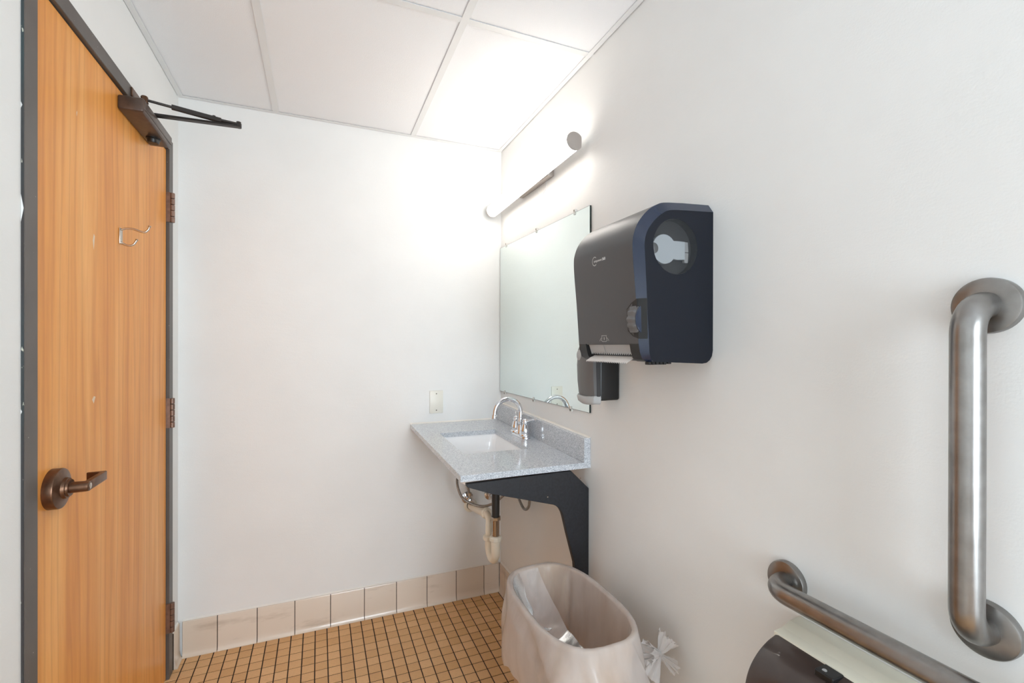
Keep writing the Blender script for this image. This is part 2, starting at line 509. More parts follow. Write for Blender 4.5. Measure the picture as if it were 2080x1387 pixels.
wn = thing('window_1', (WX0, REAR, WZ0), 'white framed window behind the viewer', 'window', kind='structure')
bm = B()
for lo, hi in (((WX0, WZ0), (WX0 + 0.04, WZ1)), ((WX1 - 0.04, WZ0), (WX1, WZ1)), ((WX0 + 0.04, WZ0), (WX1 - 0.04, WZ0 + 0.04)), ((WX0 + 0.04, WZ1 - 0.04), (WX1 - 0.04, WZ1)), ((WX0 + 0.04, 1.28), (WX1 - 0.04, 1.315))):
    box(bm, (lo[0], REAR - 0.09, lo[1]), (hi[0], REAR - 0.05, hi[1]), 0.002, 1)
obj('window_frame', bm, 'grid', wn)
for za, zb in ((WZ0 + 0.04, 1.28), (1.315, WZ1 - 0.04)):
    bm = B(); box(bm, (WX0 + 0.04, REAR - 0.073, za), (WX1 - 0.04, REAR - 0.069, zb)); obj('pane', bm, 'pane', wn)

# ---- ceiling: lay-in tiles in a T-bar grid
bm = B(); box(bm, (L - 0.1, REAR - 0.1, CEIL + 0.03), (R + 0.1, D + 0.1, CEIL + 0.05))
ceil = obj('ceiling', bm, 'plenum')
tag(ceil, 'white suspended ceiling of textured panels in a metal grid', 'ceiling', kind='structure')
TX = [-0.180, 0.4295]; TY = [1.4448, 0.2256, -0.9936]; TW = 0.012
for x in TX:
    bm = B(); box(bm, (x - TW, REAR, CEIL), (x + TW, D, CEIL + 0.0015)); box(bm, (x - 0.002, REAR, CEIL + 0.001), (x + 0.002, D, CEIL + 0.028))
    obj('grid_bar', bm, 'grid', ceil)
xs = [L, TX[0], TX[1], R]; ys = [D] + TY + [REAR]
for k in range(3):
    for y in TY:
        a = xs[k] + (TW if k else 0.0); b = xs[k + 1] - (TW if k < 2 else 0.0)
        bm = B(); box(bm, (a, y - TW, CEIL + 0.0002), (b, y + TW, CEIL + 0.0016)); box(bm, (a, y - 0.002, CEIL + 0.0012), (b, y + 0.002, CEIL + 0.024))
        obj('grid_bar', bm, 'grid', ceil)
WA = 0.020
for lo, hi in (((L, D - WA, CEIL - 0.0004), (R, D - 0.0015, CEIL + 0.0012)), ((L + 0.0015, REAR, CEIL - 0.0003), (L + WA, D - WA, CEIL + 0.0012)),
               ((R - WA, REAR, CEIL - 0.0003), (R - 0.0025, D - WA, CEIL + 0.0012))):
    bm = B(); box(bm, lo, hi); obj('wall_angle', bm, 'grid', ceil)
for k in range(3):
    for j in range(4):
        a = xs[k] + 0.006; b = xs[k + 1] - 0.006; c = ys[j + 1] + 0.006; d = ys[j] - 0.006
        bm = B(); box(bm, (a, c, CEIL + 0.0032), (b, d, CEIL + 0.016)); obj('ceiling_tile', bm, 'ceiling', ceil)

# ---- cove base tiles
def base_profile(bull=True):
    return [(0.0, 0.150), (0.0045, 0.150), (0.0075, 0.1485), (0.009, 0.145), (0.0095, 0.035), (0.0115, 0.018), (0.0145, 0.008), (0.019, 0.0025), (0.019, 0.0), (0.0, 0.0)]
def base_run(name, label, segs, place, ground):
    """segs: [(a, b)] along the wall; place(t, d, z) -> world point"""
    bm = B()
    a0 = min(s[0] for s in segs); a1 = max(s[1] for s in segs)
    prism(bm, [place(a0, 0.0, 0.147), place(a0, 0.0055, 0.147), place(a0, 0.0055, 0.0), place(a0, 0.0, 0.0)], Vector(place(a1, 0, 0)) - Vector(place(a0, 0, 0)))
    root = obj(name, bm, 'grout'); tag(root, label, 'baseboard', kind='structure')
    cache = {}
    for a, b in segs:
        w = round(b - a, 4)
        if w not in cache:
            bm = B(); prism(bm, [place(0.0016, d, z) for d, z in base_profile()], Vector(place(w - 0.0016, 0, 0)) - Vector(place(0.0016, 0, 0)))
            t = obj('tile', bm, 'base_tile', root, smooth=35); cache[w] = t
        else: t = copyo(cache[w], root, (0, 0, 0))
        t.location = Vector(place(a, 0, 0)) - Vector(place(0, 0, 0))
    bm = B()
    prism(bm, [place(a0, 0.0, 0.1502), place(a0, 0.0052, 0.1502), place(a0, 0.0020, 0.1540), place(a0, 0.0, 0.1560)], Vector(place(a1, 0, 0)) - Vector(place(a0, 0, 0)))
    obj('caulk_bead', bm, 'caulk', root)
    return root
bx = [L + 0.0165] + [-0.4045 + 0.1514 * k for k in range(9)] + [R - 0.0105]
base_run('baseboard_back', 'beige glazed cove base tiles along the back wall', list(zip(bx, bx[1:])), lambda t, d, z: (t, D - d, z), 0)
by = [D - 0.0105, 2.262] + [2.262 - 0.1514 * k for k in range(1, 32)]
base_run('baseboard_right', 'beige cove base tiles along the right wall behind the bin', [(b, a) for a, b in zip(by, by[1:])], lambda t, d, z: (R - d, t, z), 0)
base_run('baseboard_left', 'single cut beige cove base tile between door frame and corner', [(2.262, D - 0.0105)], lambda t, d, z: (L + d, t, z), 0)

# ---- door frame
XF = L + 0.005; XD = L - 0.005
YI0, YI1, ZI = 1.279, 2.2045, 2.0790      # inside edges of the frame
YO0, YO1, ZO = 1.2310, 2.2510, 2.1225
tr = thing('trim_1', (L, YO0, 0), 'grey-brown painted steel door frame with chipped edge', 'door frame', kind='structure')
def fr(name, lo, hi, mat='frame'):
    b = B(); box(b, lo, hi, 0.0012, 1); return obj(name, b, mat, tr)
fr('jamb', (L - 0.11, YO0, 0), (XF, YI0, ZO))
fr('jamb', (L - 0.11, YI1, 0), (XF, YO1, ZO))
fr('head', (L - 0.11, YI0 - 0.0005, ZI), (XF - 0.0002, YI1 + 0.0005, ZO))
b = B(); box(b, (L - 0.0005, YO0 - 0.0012, 0), (XF - 0.0008, YO0 + 0.0005, ZO)); obj('jamb_return', b, 'frame_edge', tr)
for lo, hi in (((XD - 0.062, YI0, 0), (XD - 0.046, YI0 + 0.016, ZI)), ((XD - 0.062, YI1 - 0.016, 0), (XD - 0.046, YI1, ZI)), ((XD - 0.062, YI0 + 0.016, ZI - 0.016), (XD - 0.046, YI1 - 0.016, ZI))):
    fr('door_stop', lo, hi, 'seal')
# paint flakes along the near return
for z, h, w in ((1.585, 0.055, 0.0045), (1.79, 0.012, 0.0025), (1.18, 0.010, 0.002)):
    b = B(); prism(b, [(L + 0.0003, YO0 - 0.0016, z - h / 2), (L + w, YO0 - 0.0016, z), (L + 0.0003, YO0 - 0.0016, z + h / 2)], (0, -0.0004, 0))
    obj('paint_flake', b, 'wall', tr)

# ---- door
dr = thing('door_1', (XD, YI0, 0), 'orange oak veneer door with bronze lever and hinges', 'door', kind='structure')
DTOP = ZI - 0.004
b = B(); box(b, (XD - 0.044, YI0 + 0.002, 0.008), (XD, YI1 - 0.006, DTOP), 0.001, 1); obj('door_leaf', b, 'oak', dr)
b = B(); box(b, (XD - 0.040, YI1 - 0.006, 0.0), (XD - 0.003, YI1, DTOP)); obj('edge_seal', b, 'seal', dr)
b = B(); box(b, (XD - 0.040, YI0, DTOP), (XD - 0.004, YI1, ZI)); obj('edge_seal', b, 'seal', dr)
for zc in (1.853, 1.047, 0.242):
    b = B(); box(b, (XD - 0.006, YI1 - 0.005, zc - 0.058), (XD + 0.0135, YI1 + 0.005, zc + 0.058)); hg = obj('hinge', b, 'hinge', dr)
    for k in range(5):
        z0 = zc - 0.0585 + k * 0.0234; r = 0.0085
        kb = B(); lathe(kb, (XD + 0.0185, YI1 + 0.0035, z0), (0, 0, 1), [(0, 0.003), (0.0006, r - 0.001), (0.0016, r), (0.0212, r), (0.0222, r - 0.001), (0.0230, 0.003)], 20)
        obj('knuckle', kb, 'hinge', hg, smooth=40)
# lever set
ry, rz = 1.3566, 0.9905
b = B(); lathe(b, (XD, ry, rz), (1, 0, 0), [(0, 0.0450), (0.016, 0.0450), (0.0185, 0.0440), (0.0195, 0.0410), (0.0215, 0.030), (0.0240, 0.024), (0.0300, 0.0225), (0.0305, 0.0195), (0.0345, 0.0185), (0.0348, 0.014), (0.036, 0.0)], 48)
hd = obj('door_handle', b, 'bronze', dr, smooth=30)
b = B(); lathe(b, (XD + 0.034, ry, rz), (1, 0, 0), [(0, 0.0125), (0.028, 0.0118), (0.0335, 0.0108), (0.0345, 0.0085)], 32)
obj('lever_shaft', b, 'bronze', hd, smooth=35)
b = B()
pl = [(XD + 0.056, ry - 0.004), (XD + 0.068, ry - 0.002), (XD + 0.0665, ry + 0.098), (XD + 0.063, ry + 0.102), (XD + 0.028, ry + 0.100), (XD + 0.028, ry + 0.092), (XD + 0.0545, ry + 0.090)]
prism(b, [(x, y, rz - 0.0105) for x, y in pl], (0, 0, 0.021), 0.0012)
obj('lever', b, 'bronze', hd, smooth=30)
b = B(); lathe(b, (XD + 0.0675, ry + 0.001, rz), (1, 0, 0), [(0, 0.0070), (0.0015, 0.0070), (0.0020, 0.0062), (0.0021, 0.0)], 24); obj('lock_button', b, 'nickel', hd, smooth=35)
# pale filler marks and scratches on the veneer
for y, z, h, w in ((1.568, 1.592, 0.026, 0.006), (1.568, 1.17, 0.012, 0.010), (1.474, 1.885, 0.008, 0.002)):
    b = B()
    prism(b, [(XD + 0.0001, y - w, z - h * 0.1), (XD + 0.0001, y, z - h), (XD + 0.0001, y + w * 0.6, z - h * 0.1), (XD + 0.0001, y + w, z + h * 0.4), (XD + 0.0001, y, z + h * 0.6)], (0.0003, 0, 0))
    obj('filler_mark', b, 'putty', dr)

# ================================================================== things
# ---- door closer
cl = thing('door_closer', (L, 1.72, 2.015), 'dark bronze door closer with folded arm at the door top', 'door closer')
cy0, cy1, cz0, cz1, cx1 = 1.722, 2.006, 2.0135, 2.0565, L + 0.060
b = B(); box(b, (XD, cy0, cz0), (cx1, cy1, cz1), 0.006, 3); obj('closer_body', b, 'closer', cl, smooth=30)
b = B(); box(b, (cx1 - 0.012, cy0 + 0.004, cz0 + 0.010), (cx1 + 0.0022, cy1 - 0.004, cz1 - 0.006), 0.002, 2); obj('face_rib', b, 'closer', cl, smooth=30)
b = B(); lathe(b, (L + 0.027, 1.930, cz0 + 0.002), (0, 0, -1), [(0, 0.021), (0.005, 0.021), (0.006, 0.0175), (0.014, 0.017), (0.019, 0.0145), (0.0195, 0.0)], 28); obj('pinion_cap', b, 'black', cl, smooth=35)
b = B(); lathe(b, (L + 0.034, 1.885, cz1 - 0.002), (0, 0, 1), [(0, 0.011), (0.010, 0.011), (0.012, 0.008), (0.018, 0.008)], 20); obj('pinion', b, 'arm', cl, smooth=35)
EL = Vector((-0.262, 1.878, 2.082))
def flatbar(bm, a, b_, w0, w1, t):
    a, b_ = Vector(a), Vector(b_); d = (b_ - a).normalized(); s = d.cross(Vector((0, 0, 1))).normalized(); up = s.cross(d)
    loft(bm, [[p + s * w * sx + up * t * sz for sx, sz in ((-1, -1), (1, -1), (1, 1), (-1, 1))] for p, w in ((a, w0), (b_, w1))], True, True, True)
b = B(); flatbar(b, (L + 0.026, 1.885, 2.068), (L + 0.044, 1.884, 2.0755), 0.009, 0.009, 0.0035)
flatbar(b, (L + 0.040, 1.884, 2.0745), EL - Vector((0, 0, 0.004)), 0.010, 0.0085, 0.0035); am = obj('main_arm', b, 'arm', cl)
ft = Vector((L + 0.030, 1.832, 2.0985))
dirv = (EL - ft)
b = B(); tube(b, [ft, ft + dirv * 0.34], 0.0042, 12); obj('forearm_rod', b, 'arm', cl, smooth=40)
b = B(); flatbar(b, ft + dirv * 0.27, ft + dirv * 0.80, 0.0075, 0.0085, 0.006); flatbar(b, ft + dirv * 0.79, EL + Vector((0.004, 0, 0.003)), 0.0085, 0.007, 0.003); fo = obj('forearm', b, 'arm', cl)
q = ft + dirv * 0.72
b = B(); lathe(b, q + Vector((0, 0, 0.004)), (0, 0, 1), [(0, 0.005), (0.006, 0.005), (0.007, 0.003), (0.0072, 0)], 12); obj('set_screw', b, 'arm', fo, smooth=40)
b = B(); lathe(b, EL + Vector((0, 0, -0.008)), (0, 0, 1), [(0, 0.009), (0.014, 0.009), (0.016, 0.0075), (0.020, 0.0075), (0.021, 0.005), (0.0211, 0)], 18); obj('elbow_pivot', b, 'arm', cl, smooth=40)
b = B(); box(b, (XF, 1.795, 2.088), (XF + 0.005, 1.868, 2.116), 0.001, 1); box(b, (XF, 1.818, 2.090), (ft.x + 0.008, 1.846, 2.095), 0.001, 1); lathe(b, (ft.x, ft.y, 2.088), (0, 0, 1), [(0, 0.010), (0.018, 0.010), (0.021, 0.008), (0.022, 0.0)], 18)
obj('arm_foot', b, 'bronze', cl, smooth=40)

# ---- coat hook
hk = thing('coat_hook', (XD, 1.745, 1.61), 'small satin nickel double coat hook on the oak door', 'hook')
b = B(); box(b, (XD, 1.735, 1.616), (XD + 0.0035, 1.755, 1.664), 0.0015, 2); obj('back_plate', b, 'nickel', hk, smooth=40)
b = B(); tube(b, smooth_path([(XD + 0.002, 1.745, 1.659), (XD + 0.014, 1.745, 1.664), (XD + 0.032, 1.745, 1.664), (XD + 0.050, 1.745, 1.658), (XD + 0.062, 1.745, 1.658), (XD + 0.070, 1.745, 1.667), (XD + 0.072, 1.745, 1.674)], 6), 0.0031, 12)
lathe(b, (XD + 0.072, 1.745, 1.673), (0.3, 0, 1), [(0, 0), (0.001, 0.0035), (0.003, 0.0045), (0.005, 0.0035), (0.006, 0)], 14); obj('upper_prong', b, 'nickel', hk, smooth=50)
b = B(); tube(b, smooth_path([(XD + 0.002, 1.745, 1.622), (XD + 0.010, 1.745, 1.616), (XD + 0.022, 1.745, 1.613), (XD + 0.033, 1.745, 1.618), (XD + 0.040, 1.745, 1.630)], 6), 0.0031, 12)
lathe(b, (XD + 0.040, 1.745, 1.629), (0.3, 0, 1), [(0, 0), (0.001, 0.0035), (0.003, 0.0045), (0.005, 0.0035), (0.006, 0)], 14); obj('lower_prong', b, 'nickel', hk, smooth=50)

# ---- vanity light bar
A0 = Vector((0.839, 1.451, 2.0416)); A1 = Vector((0.839, 2.3085, 2.0196)); ax = (A1 - A0).normalized(); ln = (A1 - A0).length
vl = thing('vanity_light', (R, 1.88, 2.02), 'glowing tubular vanity light bar with satin caps above the mirror', 'light fixture')
def dsec(r, cut, n=40):
    out_ = []
    for k in range(n):
        a = 2 * math.pi * k / n; out_.append(Vector((min(math.cos(a) * r, cut), 0, math.sin(a) * r)))
    return out_
b = B(); prism(b, [A0 + ax * 0.030 + p for p in dsec(0.0305, 0.0135)], ax * (ln - 0.060)); obj('lens', b, 'bar_lens', vl, smooth=30)
b = B(); prism(b, [A0 + ax * 0.006 + Vector((x, 0, z)) for x, z in ((0.0140, -0.0275), (0.0140, 0.0275), (0.0240, 0.0200), (0.0240, -0.0200))], ax * (ln - 0.012)); obj('back_housing', b, 'cap', vl)
for s, (base, dr_) in enumerate(((A0, ax), (A1, -ax))):
    b = B(); prism(b, [base + dr_ * 0.004 + p for p in dsec(0.0312, 0.0135)], dr_ * 0.0255); obj('lens_end', b, 'bar_lens', vl, smooth=30)
    b = B()
    u, w = frame_axes(dr_)
    pts = []
    for k in range(48):
        a = 2 * math.pi * k / 48; p = Vector((math.cos(a) * 0.0328, 0, math.sin(a) * 0.0328)); p.x = min(p.x, 0.0275); pts.append(p)
    prism(b, [base + p for p in pts], dr_ * 0.0045, 0.0008, seg=1); obj('end_cap', b, 'cap', vl, smooth=30)
    b = B(); prism(b, [base + dr_ * 0.0295 + p for p in dsec(0.0316, 0.0136)], dr_ * 0.0016); obj('seam_ring', b, 'cap', vl, smooth=30)
b = B(); box(b, (R - 0.030, 1.735, 2.020), (R - 0.0005, 2.055, 2.088), 0.002, 2); obj('wall_canopy', b, 'cap', vl, smooth=30)
b = B(); box(b, (0.858, 1.80, 2.022), (R - 0.028, 1.99, 2.052), 0.002, 1); obj('bracket', b, 'cap', vl)
b = B(); tube(b, smooth_path([(R - 0.004, 1.80, 2.022), (R - 0.005, 1.802, 1.998), (R - 0.005, 1.83, 1.975), (R - 0.005, 1.865, 1.975), (R - 0.005, 1.89, 2.004)], 8), 0.0016, 8); obj('wire_loop', b, 'grid', vl, smooth=50)

# ---- mirror
mr = thing('wall_mirror', (R, 1.89, 1.07), 'frameless wall mirror with clear clips above the sink', 'mirror')
MX = R - 0.0075
mv = [(1.4440, 1.0722), (2.3440, 1.0716), (2.3440, 1.8363), (1.4440, 1.8180)]
b = B(); prism(b, [(R - 0.0012, y, z) for y, z in mv], (-0.0055, 0, 0)); obj('glass_edge', b, 'mirror_edge', mr)
b = B(); prism(b, [(R - 0.0067, y + (0.0012 if i in (0, 3) else -0.0012), z + (0.0012 if i < 2 else -0.0012)) for i, (y, z) in enumerate(mv)], (-0.0006, 0, 0)); obj('mirror_face', b, 'mirror', mr)
def mclip(y, z, s):
    b = B(); box(b, (R - 0.0105, y - 0.006, z - 0.009), (R - 0.0077, y + 0.006, z + 0.004) if s > 0 else (R - 0.0077, y + 0.006, z + 0.009), 0.001, 1)
    if s < 0: pass
    box(b, (R - 0.0105, y - 0.006, z + (0.0005 if s > 0 else -0.012)), (R - 0.0005, y + 0.006, z + (0.012 if s > 0 else -0.0005)), 0.001, 1)
    c = obj('mirror_clip', b, 'clip', mr)
    b = B(); lathe(b, (R - 0.0105, y, z + s * 0.0065), (-1, 0, 0), [(0, 0.0032), (0.001, 0.0030), (0.0015, 0.0)], 12); obj('screw', b, 'screw', c)
for y in (2.255, 1.889, 1.5515): mclip(y, 1.8180 + (y - 1.444) / 0.9 * 0.0183, 1)
for y in (2.272, 1.916, 1.578): mclip(y, 1.0720, -1)

# ---- countertop with sink cut-out and backsplash
zt = lambda y: 0.8945 + (y - 1.447) / 0.901 * 0.027
CX0, CY0 = 0.4195, 1.4475; TH = 0.0200
SX0, SX1, SY0, SY1 = 0.507, 0.776, 1.7035, 2.0925
ct = thing('countertop', (R, 1.9, 0.88), 'speckled grey quartz countertop with backsplash and sink cut-out', 'countertop')
b = B()
def slab_ring(z_off, inset=0.0):
    o = [(CX0 + inset, CY0 + inset), (R, CY0 + inset), (R, D), (CX0 + inset, D)]
    i = [(x, y) for x, y in ((SX0, SY0), (SX1, SY0), (SX1, SY1), (SX0, SY1))]
    return [Vector((x, y, zt(y) + z_off)) for x, y in o], [Vector((x, y, zt(y) + z_off)) for x, y in i]
ot, it = slab_ring(0, 0.0012); om, im = slab_ring(-0.0012); ob, ib = slab_ring(-TH)
VO = [[b.verts.new(p) for p in r] for r in (ot, om, ob)]; VI = [[b.verts.new(p) for p in r] for r in (it, ib)]
for k in range(4):
    k2 = (k + 1) % 4
    b.faces.new((VO[0][k], VO[0][k2], VI[0][k2], VI[0][k])); b.faces.new((VO[2][k], VI[1][k], VI[1][k2], VO[2][k2]))
    b.faces.new((VO[0][k], VO[1][k], VO[1][k2], VO[0][k2])); b.faces.new((VO[1][k], VO[2][k], VO[2][k2], VO[1][k2]))
    b.faces.new((VI[0][k], VI[0][k2], VI[1][k2], VI[1][k]))
obj('slab', b, 'quartz', ct)
b = B(); prism(b, [(R - 0.0265, CY0, zt(CY0) + 0.0), (R - 0.0265, CY0, zt(CY0) + 0.0875), (R - 0.0265, D - 0.0005, zt(D) + 0.0870), (R - 0.0265, D - 0.0005, zt(D))], (0.026, 0, 0), 0.001, seg=1); obj('backsplash', b, 'quartz', ct)
b = B(); prism(b, [(R - 0.009, CY0, zt(CY0) + 0.0875), (R - 0.0003, CY0, zt(CY0) + 0.0875), (R - 0.0003, CY0, zt(CY0) + 0.0925)], (0, D - CY0, zt(D) - zt(CY0) - 0.0005)); obj('caulk_bead', b, 'caulk', ct)
b = B(); prism(b, [(CX0, D - 0.006, zt(D)), (CX0, D - 0.0003, zt(D)), (CX0, D - 0.0003, zt(D) + 0.006)], (R - 0.027 - CX0, 0, 0)); obj('caulk_bead', b, 'caulk', ct)

# ---- undermount sink
sk = thing('sink_basin', (0.64, 1.898, 0.77), 'white rectangular undermount sink basin in the grey countertop', 'sink')
scx, scy, hx, hy = (SX0 + SX1) / 2, (SY0 + SY1) / 2, (SX1 - SX0) / 2, (SY1 - SY0) / 2
def tilt(r): return [Vector((p.x, p.y, p.z + (p.y - scy) * 0.027 / 0.901)) for p in r]
zs = zt(scy) - TH - 0.0003
prof = [(0.020, 0.024, 0), (0.003, 0.022, 0), (0.001, 0.030, -0.006), (-0.004, 0.034, -0.060), (-0.010, 0.040, -0.095), (-0.030, 0.050, -0.112), (-0.080, 0.040, -0.117)]
b = B(); rings = [tilt(rrect(scx, scy, hx + e, hy + e, rr, zs + dz, 6)) for e, rr, dz in prof]
rings.append([Vector((scx + 0.05 + (p.x - scx) * 0.0, p.y, p.z)) if False else Vector((scx + 0.061 + 0.022 * (p.x - scx) / max(1e-6, math.hypot(p.x - scx, p.y - scy)), scy - 0.018 + 0.022 * (p.y - scy) / max(1e-6, math.hypot(p.x - scx, p.y - scy)), zs - 0.119)) for p in rings[-1]])
loft(b, rings, True, False, True)
outer = [(0.022, 0.026, -0.0005), (0.022, 0.026, -0.010), (0.010, 0.034, -0.014), (0.006, 0.038, -0.060), (0.0, 0.046, -0.100), (-0.028, 0.056, -0.124), (-0.10, 0.02, -0.128)]
loft(b, [tilt(rrect(scx, scy, hx + e, hy + e, rr, zs + dz, 6)) for e, rr, dz in outer], True, False, True)
obj('bowl', b, 'porcelain', sk, smooth=45)
b = B(); lathe(b, (0.701, 1.88, zs - 0.1192), (0, 0, 1), [(0, 0.022), (0.002, 0.022), (0.003, 0.019), (0.0015, 0.015), (0.0015, 0)], 28); obj('drain_flange', b, 'chrome', sk, smooth=35)

# ---- faucet
FXc, FYc = 0.8385, 1.930; FZ = zt(FYc)
fa = thing('faucet', (FXc, FYc, FZ), 'chrome two-handle high-arc faucet on the grey countertop', 'faucet')
def oval(hx_, hy_, z, n=36): return [Vector((FXc + hx_ * math.copysign(abs(math.cos(a)) ** 0.8, math.cos(a)), FYc + hy_ * math.copysign(abs(math.sin(a)) ** 0.8, math.sin(a)), z)) for a in [2 * math.pi * k / n for k in range(n)]]
b = B(); loft(b, [oval(0.0275, 0.078, FZ - 0.002), oval(0.0275, 0.078, FZ + 0.004), oval(0.026, 0.0765, FZ + 0.0075), oval(0.020, 0.071, FZ + 0.011), oval(0.012, 0.062, FZ + 0.0125)], True, True, True); obj('base_plate', b, 'chrome', fa, smooth=40)
for s in (-1, 1):
    c = Vector((FXc, FYc + s * 0.051, FZ + 0.008))
    b = B(); lathe(b, c, (0, 0, 1), [(0, 0.0255), (0.004, 0.0258), (0.010, 0.0235), (0.012, 0.0200), (0.018, 0.0215), (0.030, 0.0200), (0.048, 0.0145), (0.053, 0.0120), (0.056, 0.0145), (0.060, 0.0145), (0.063, 0.0110), (0.067, 0.0115), (0.073, 0.0090), (0.076, 0.0)], 32)
    hb = obj('handle', b, 'chrome', fa, smooth=50)
    b = B(); e = c + Vector((0.0, 0, 0.068)); tube(b, smooth_path([e, e + Vector((0.012, s * 0.024, 0.003)), e + Vector((0.020, s * 0.048, 0.009)), e + Vector((0.022, s * 0.056, 0.012))], 5), [0.0058] * 6 + [0.0052] * 5 + [0.0046] * 4 + [0.0058], 14)
    obj('lever', b, 'chrome', hb, smooth=50)
b = B(); lathe(b, (FXc, FYc, FZ + 0.008), (0, 0, 1), [(0, 0.020), (0.006, 0.019), (0.012, 0.0155), (0.040, 0.0135), (0.052, 0.0125), (0.056, 0.0145), (0.061, 0.0145), (0.064, 0.0125), (0.072, 0.0120), (0.074, 0.009)], 32); sp = obj('spout_post', b, 'chrome', fa, smooth=45)
pts = [(FXc, FYc, FZ + 0.06), (FXc, FYc, 1.000)] + [(0.7765 + 0.062 * math.cos(a), FYc, 1.0145 + 0.062 * math.sin(a)) for a in [math.radians(x) for x in range(0, 181, 9)]]
pts += [(0.7140, FYc, 1.006)]
b = B(); tube(b, pts, 0.0104, 20); obj('spout', b, 'chrome', fa, smooth=60)
b = B(); lathe(b, (0.7140, FYc, 1.010), (-0.1, 0, -1), [(0, 0.0112), (0.003, 0.0124), (0.016, 0.0128), (0.020, 0.0118), (0.020, 0.009), (0.018, 0.0)], 24); obj('aerator', b, 'chrome', fa, smooth=35)

# ---- black bracket
bk = thing('support_bracket', (R, 1.455, 0.30), 'black painted plywood bracket holding up the countertop', 'bracket')
inner = [(0.8485, 0.30), (0.8452, 0.5353), (0.8149, 0.6454), (0.800, 0.705)]
cur = [(0.800, 0.705), (0.7945, 0.722), (0.7860, 0.737), (0.7740, 0.7490), (0.7600, 0.7560), (0.744, 0.7605)]
op = [(R - 0.0008, 0.30), (R - 0.0008, 0.7975), (0.8290, 0.8690), (0.4430, 0.8640), (0.4445, 0.8530)] + [(0.5306, 0.8207)] + cur[::-1] + [(0.8149, 0.6454), (0.8452, 0.5353), (0.862, 0.30)]
b = B(); prism(b, [(x, 1.4575, z) for x, z in op], (0, 0.019, 0), 0.0012, seg=1); obj('bracket_plate', b, 'black_wood', bk)
b = B(); box(b, (R - 0.022, 1.480, 0.33), (R - 0.001, 1.520, 0.79), 0.001, 1); obj('wall_cleat', b, 'black_wood', bk)
for x, z in ((0.868, 0.838), (0.737, 0.786)):
    b = B(); lathe(b, (x, 1.4578, z), (0, -1, 0), [(0, 0.0026), (0.0006, 0.0022), (0.0007, 0)], 12); obj('screw', b, 'nickel', bk)

# ---- drain trap
tx, ty = 0.701, 1.880
tp = thing('drain_trap', (tx, ty, 0.38), 'white plastic sink trap with black and nickel tailpiece under the counter', 'pipe')
b = B(); lathe(b, (tx, ty, 0.577), (0, 0, 1), [(0, 0.0165), (0.12, 0.0175), (0.125, 0.023), (0.170, 0.024), (0.175, 0.032), (0.1815, 0.032)], 28); obj('tailpiece', b, 'black_pipe', tp, smooth=40)
b = B(); lathe(b, (tx, ty, 0.480), (0, 0, 1), [(0, 0.0160), (0.092, 0.0160)], 28); obj('chrome_pipe', b, 'brushed_pipe', tp, smooth=40)
b = B(); lathe(b, (tx, ty, 0.566), (0, 0, 1), [(0, 0.0205), (0.002, 0.0225), (0.013, 0.0225), (0.015, 0.0205)], 8); obj('slip_nut', b, 'brushed_pipe', tp, smooth=20)
rb = 0.0430; ub = 0.4240
path = [(tx, ty, 0.492), (tx, ty, ub)] + [(tx, ty + rb - rb * math.cos(a), ub - rb * math.sin(a)) for a in [math.radians(x) for x in range(12, 181, 12)]] + [(tx, ty + 2 * rb, 0.462)]
b = B(); tube(b, path, [0.0195] * 2 + [0.0190, 0.0185] + [0.0172] * (len(path) - 4), 24); obj('trap_bend', b, 'pvc', tp, smooth=60)
b = B(); tube(b, [(tx, ty + 2 * rb, 0.445), (tx, ty + 2 * rb, 0.515)] + [(tx + 0.004 * math.sin(a), ty + 2 * rb + 0.034 * (1 - math.cos(a)), 0.515 + 0.034 * math.sin(a)) for a in [math.radians(x) for x in range(15, 91, 15)]] + [(tx + 0.010, ty + 2 * rb + 0.070, 0.546)], 0.0150, 24); obj('outlet_elbow', b, 'pvc', tp, smooth=60)
b = B(); tube(b, [(tx + 0.007, ty + 2 * rb + 0.040, 0.548), (tx + 0.034, D - 0.002, 0.476)], 0.0205, 24); obj('drain_arm', b, 'pvc', tp, smooth=60)
for c, dvec in (((tx, ty, 0.476), (0, 0, 1)), ((tx, ty + 2 * rb, 0.448), (0, 0, 1)), ((tx + 0.009, ty + 2 * rb + 0.052, 0.546), (0.07, 1, -0.16))):
    b = B(); lathe(b, c, dvec, [(0, 0.0235), (0.003, 0.0265), (0.016, 0.0265), (0.020, 0.0235), (0.022, 0.0185)], 10); obj('slip_nut', b, 'pvc_nut', tp, smooth=18)
b = B(); lathe(b, (tx + 0.0335, D - 0.0005, 0.4765), (0, -1, 0), [(0, 0.036), (0.004, 0.034), (0.010, 0.024), (0.012, 0.022)], 28); obj('escutcheon', b, 'pvc_nut', tp, smooth=40)
b = B(); lathe(b, (tx + 0.032, D - 0.014, 0.480), (-0.07, -1, 0.16), [(0, 0.0222), (0.005, 0.0222)], 28); obj('rubber_ring', b, 'black', tp, smooth=40)

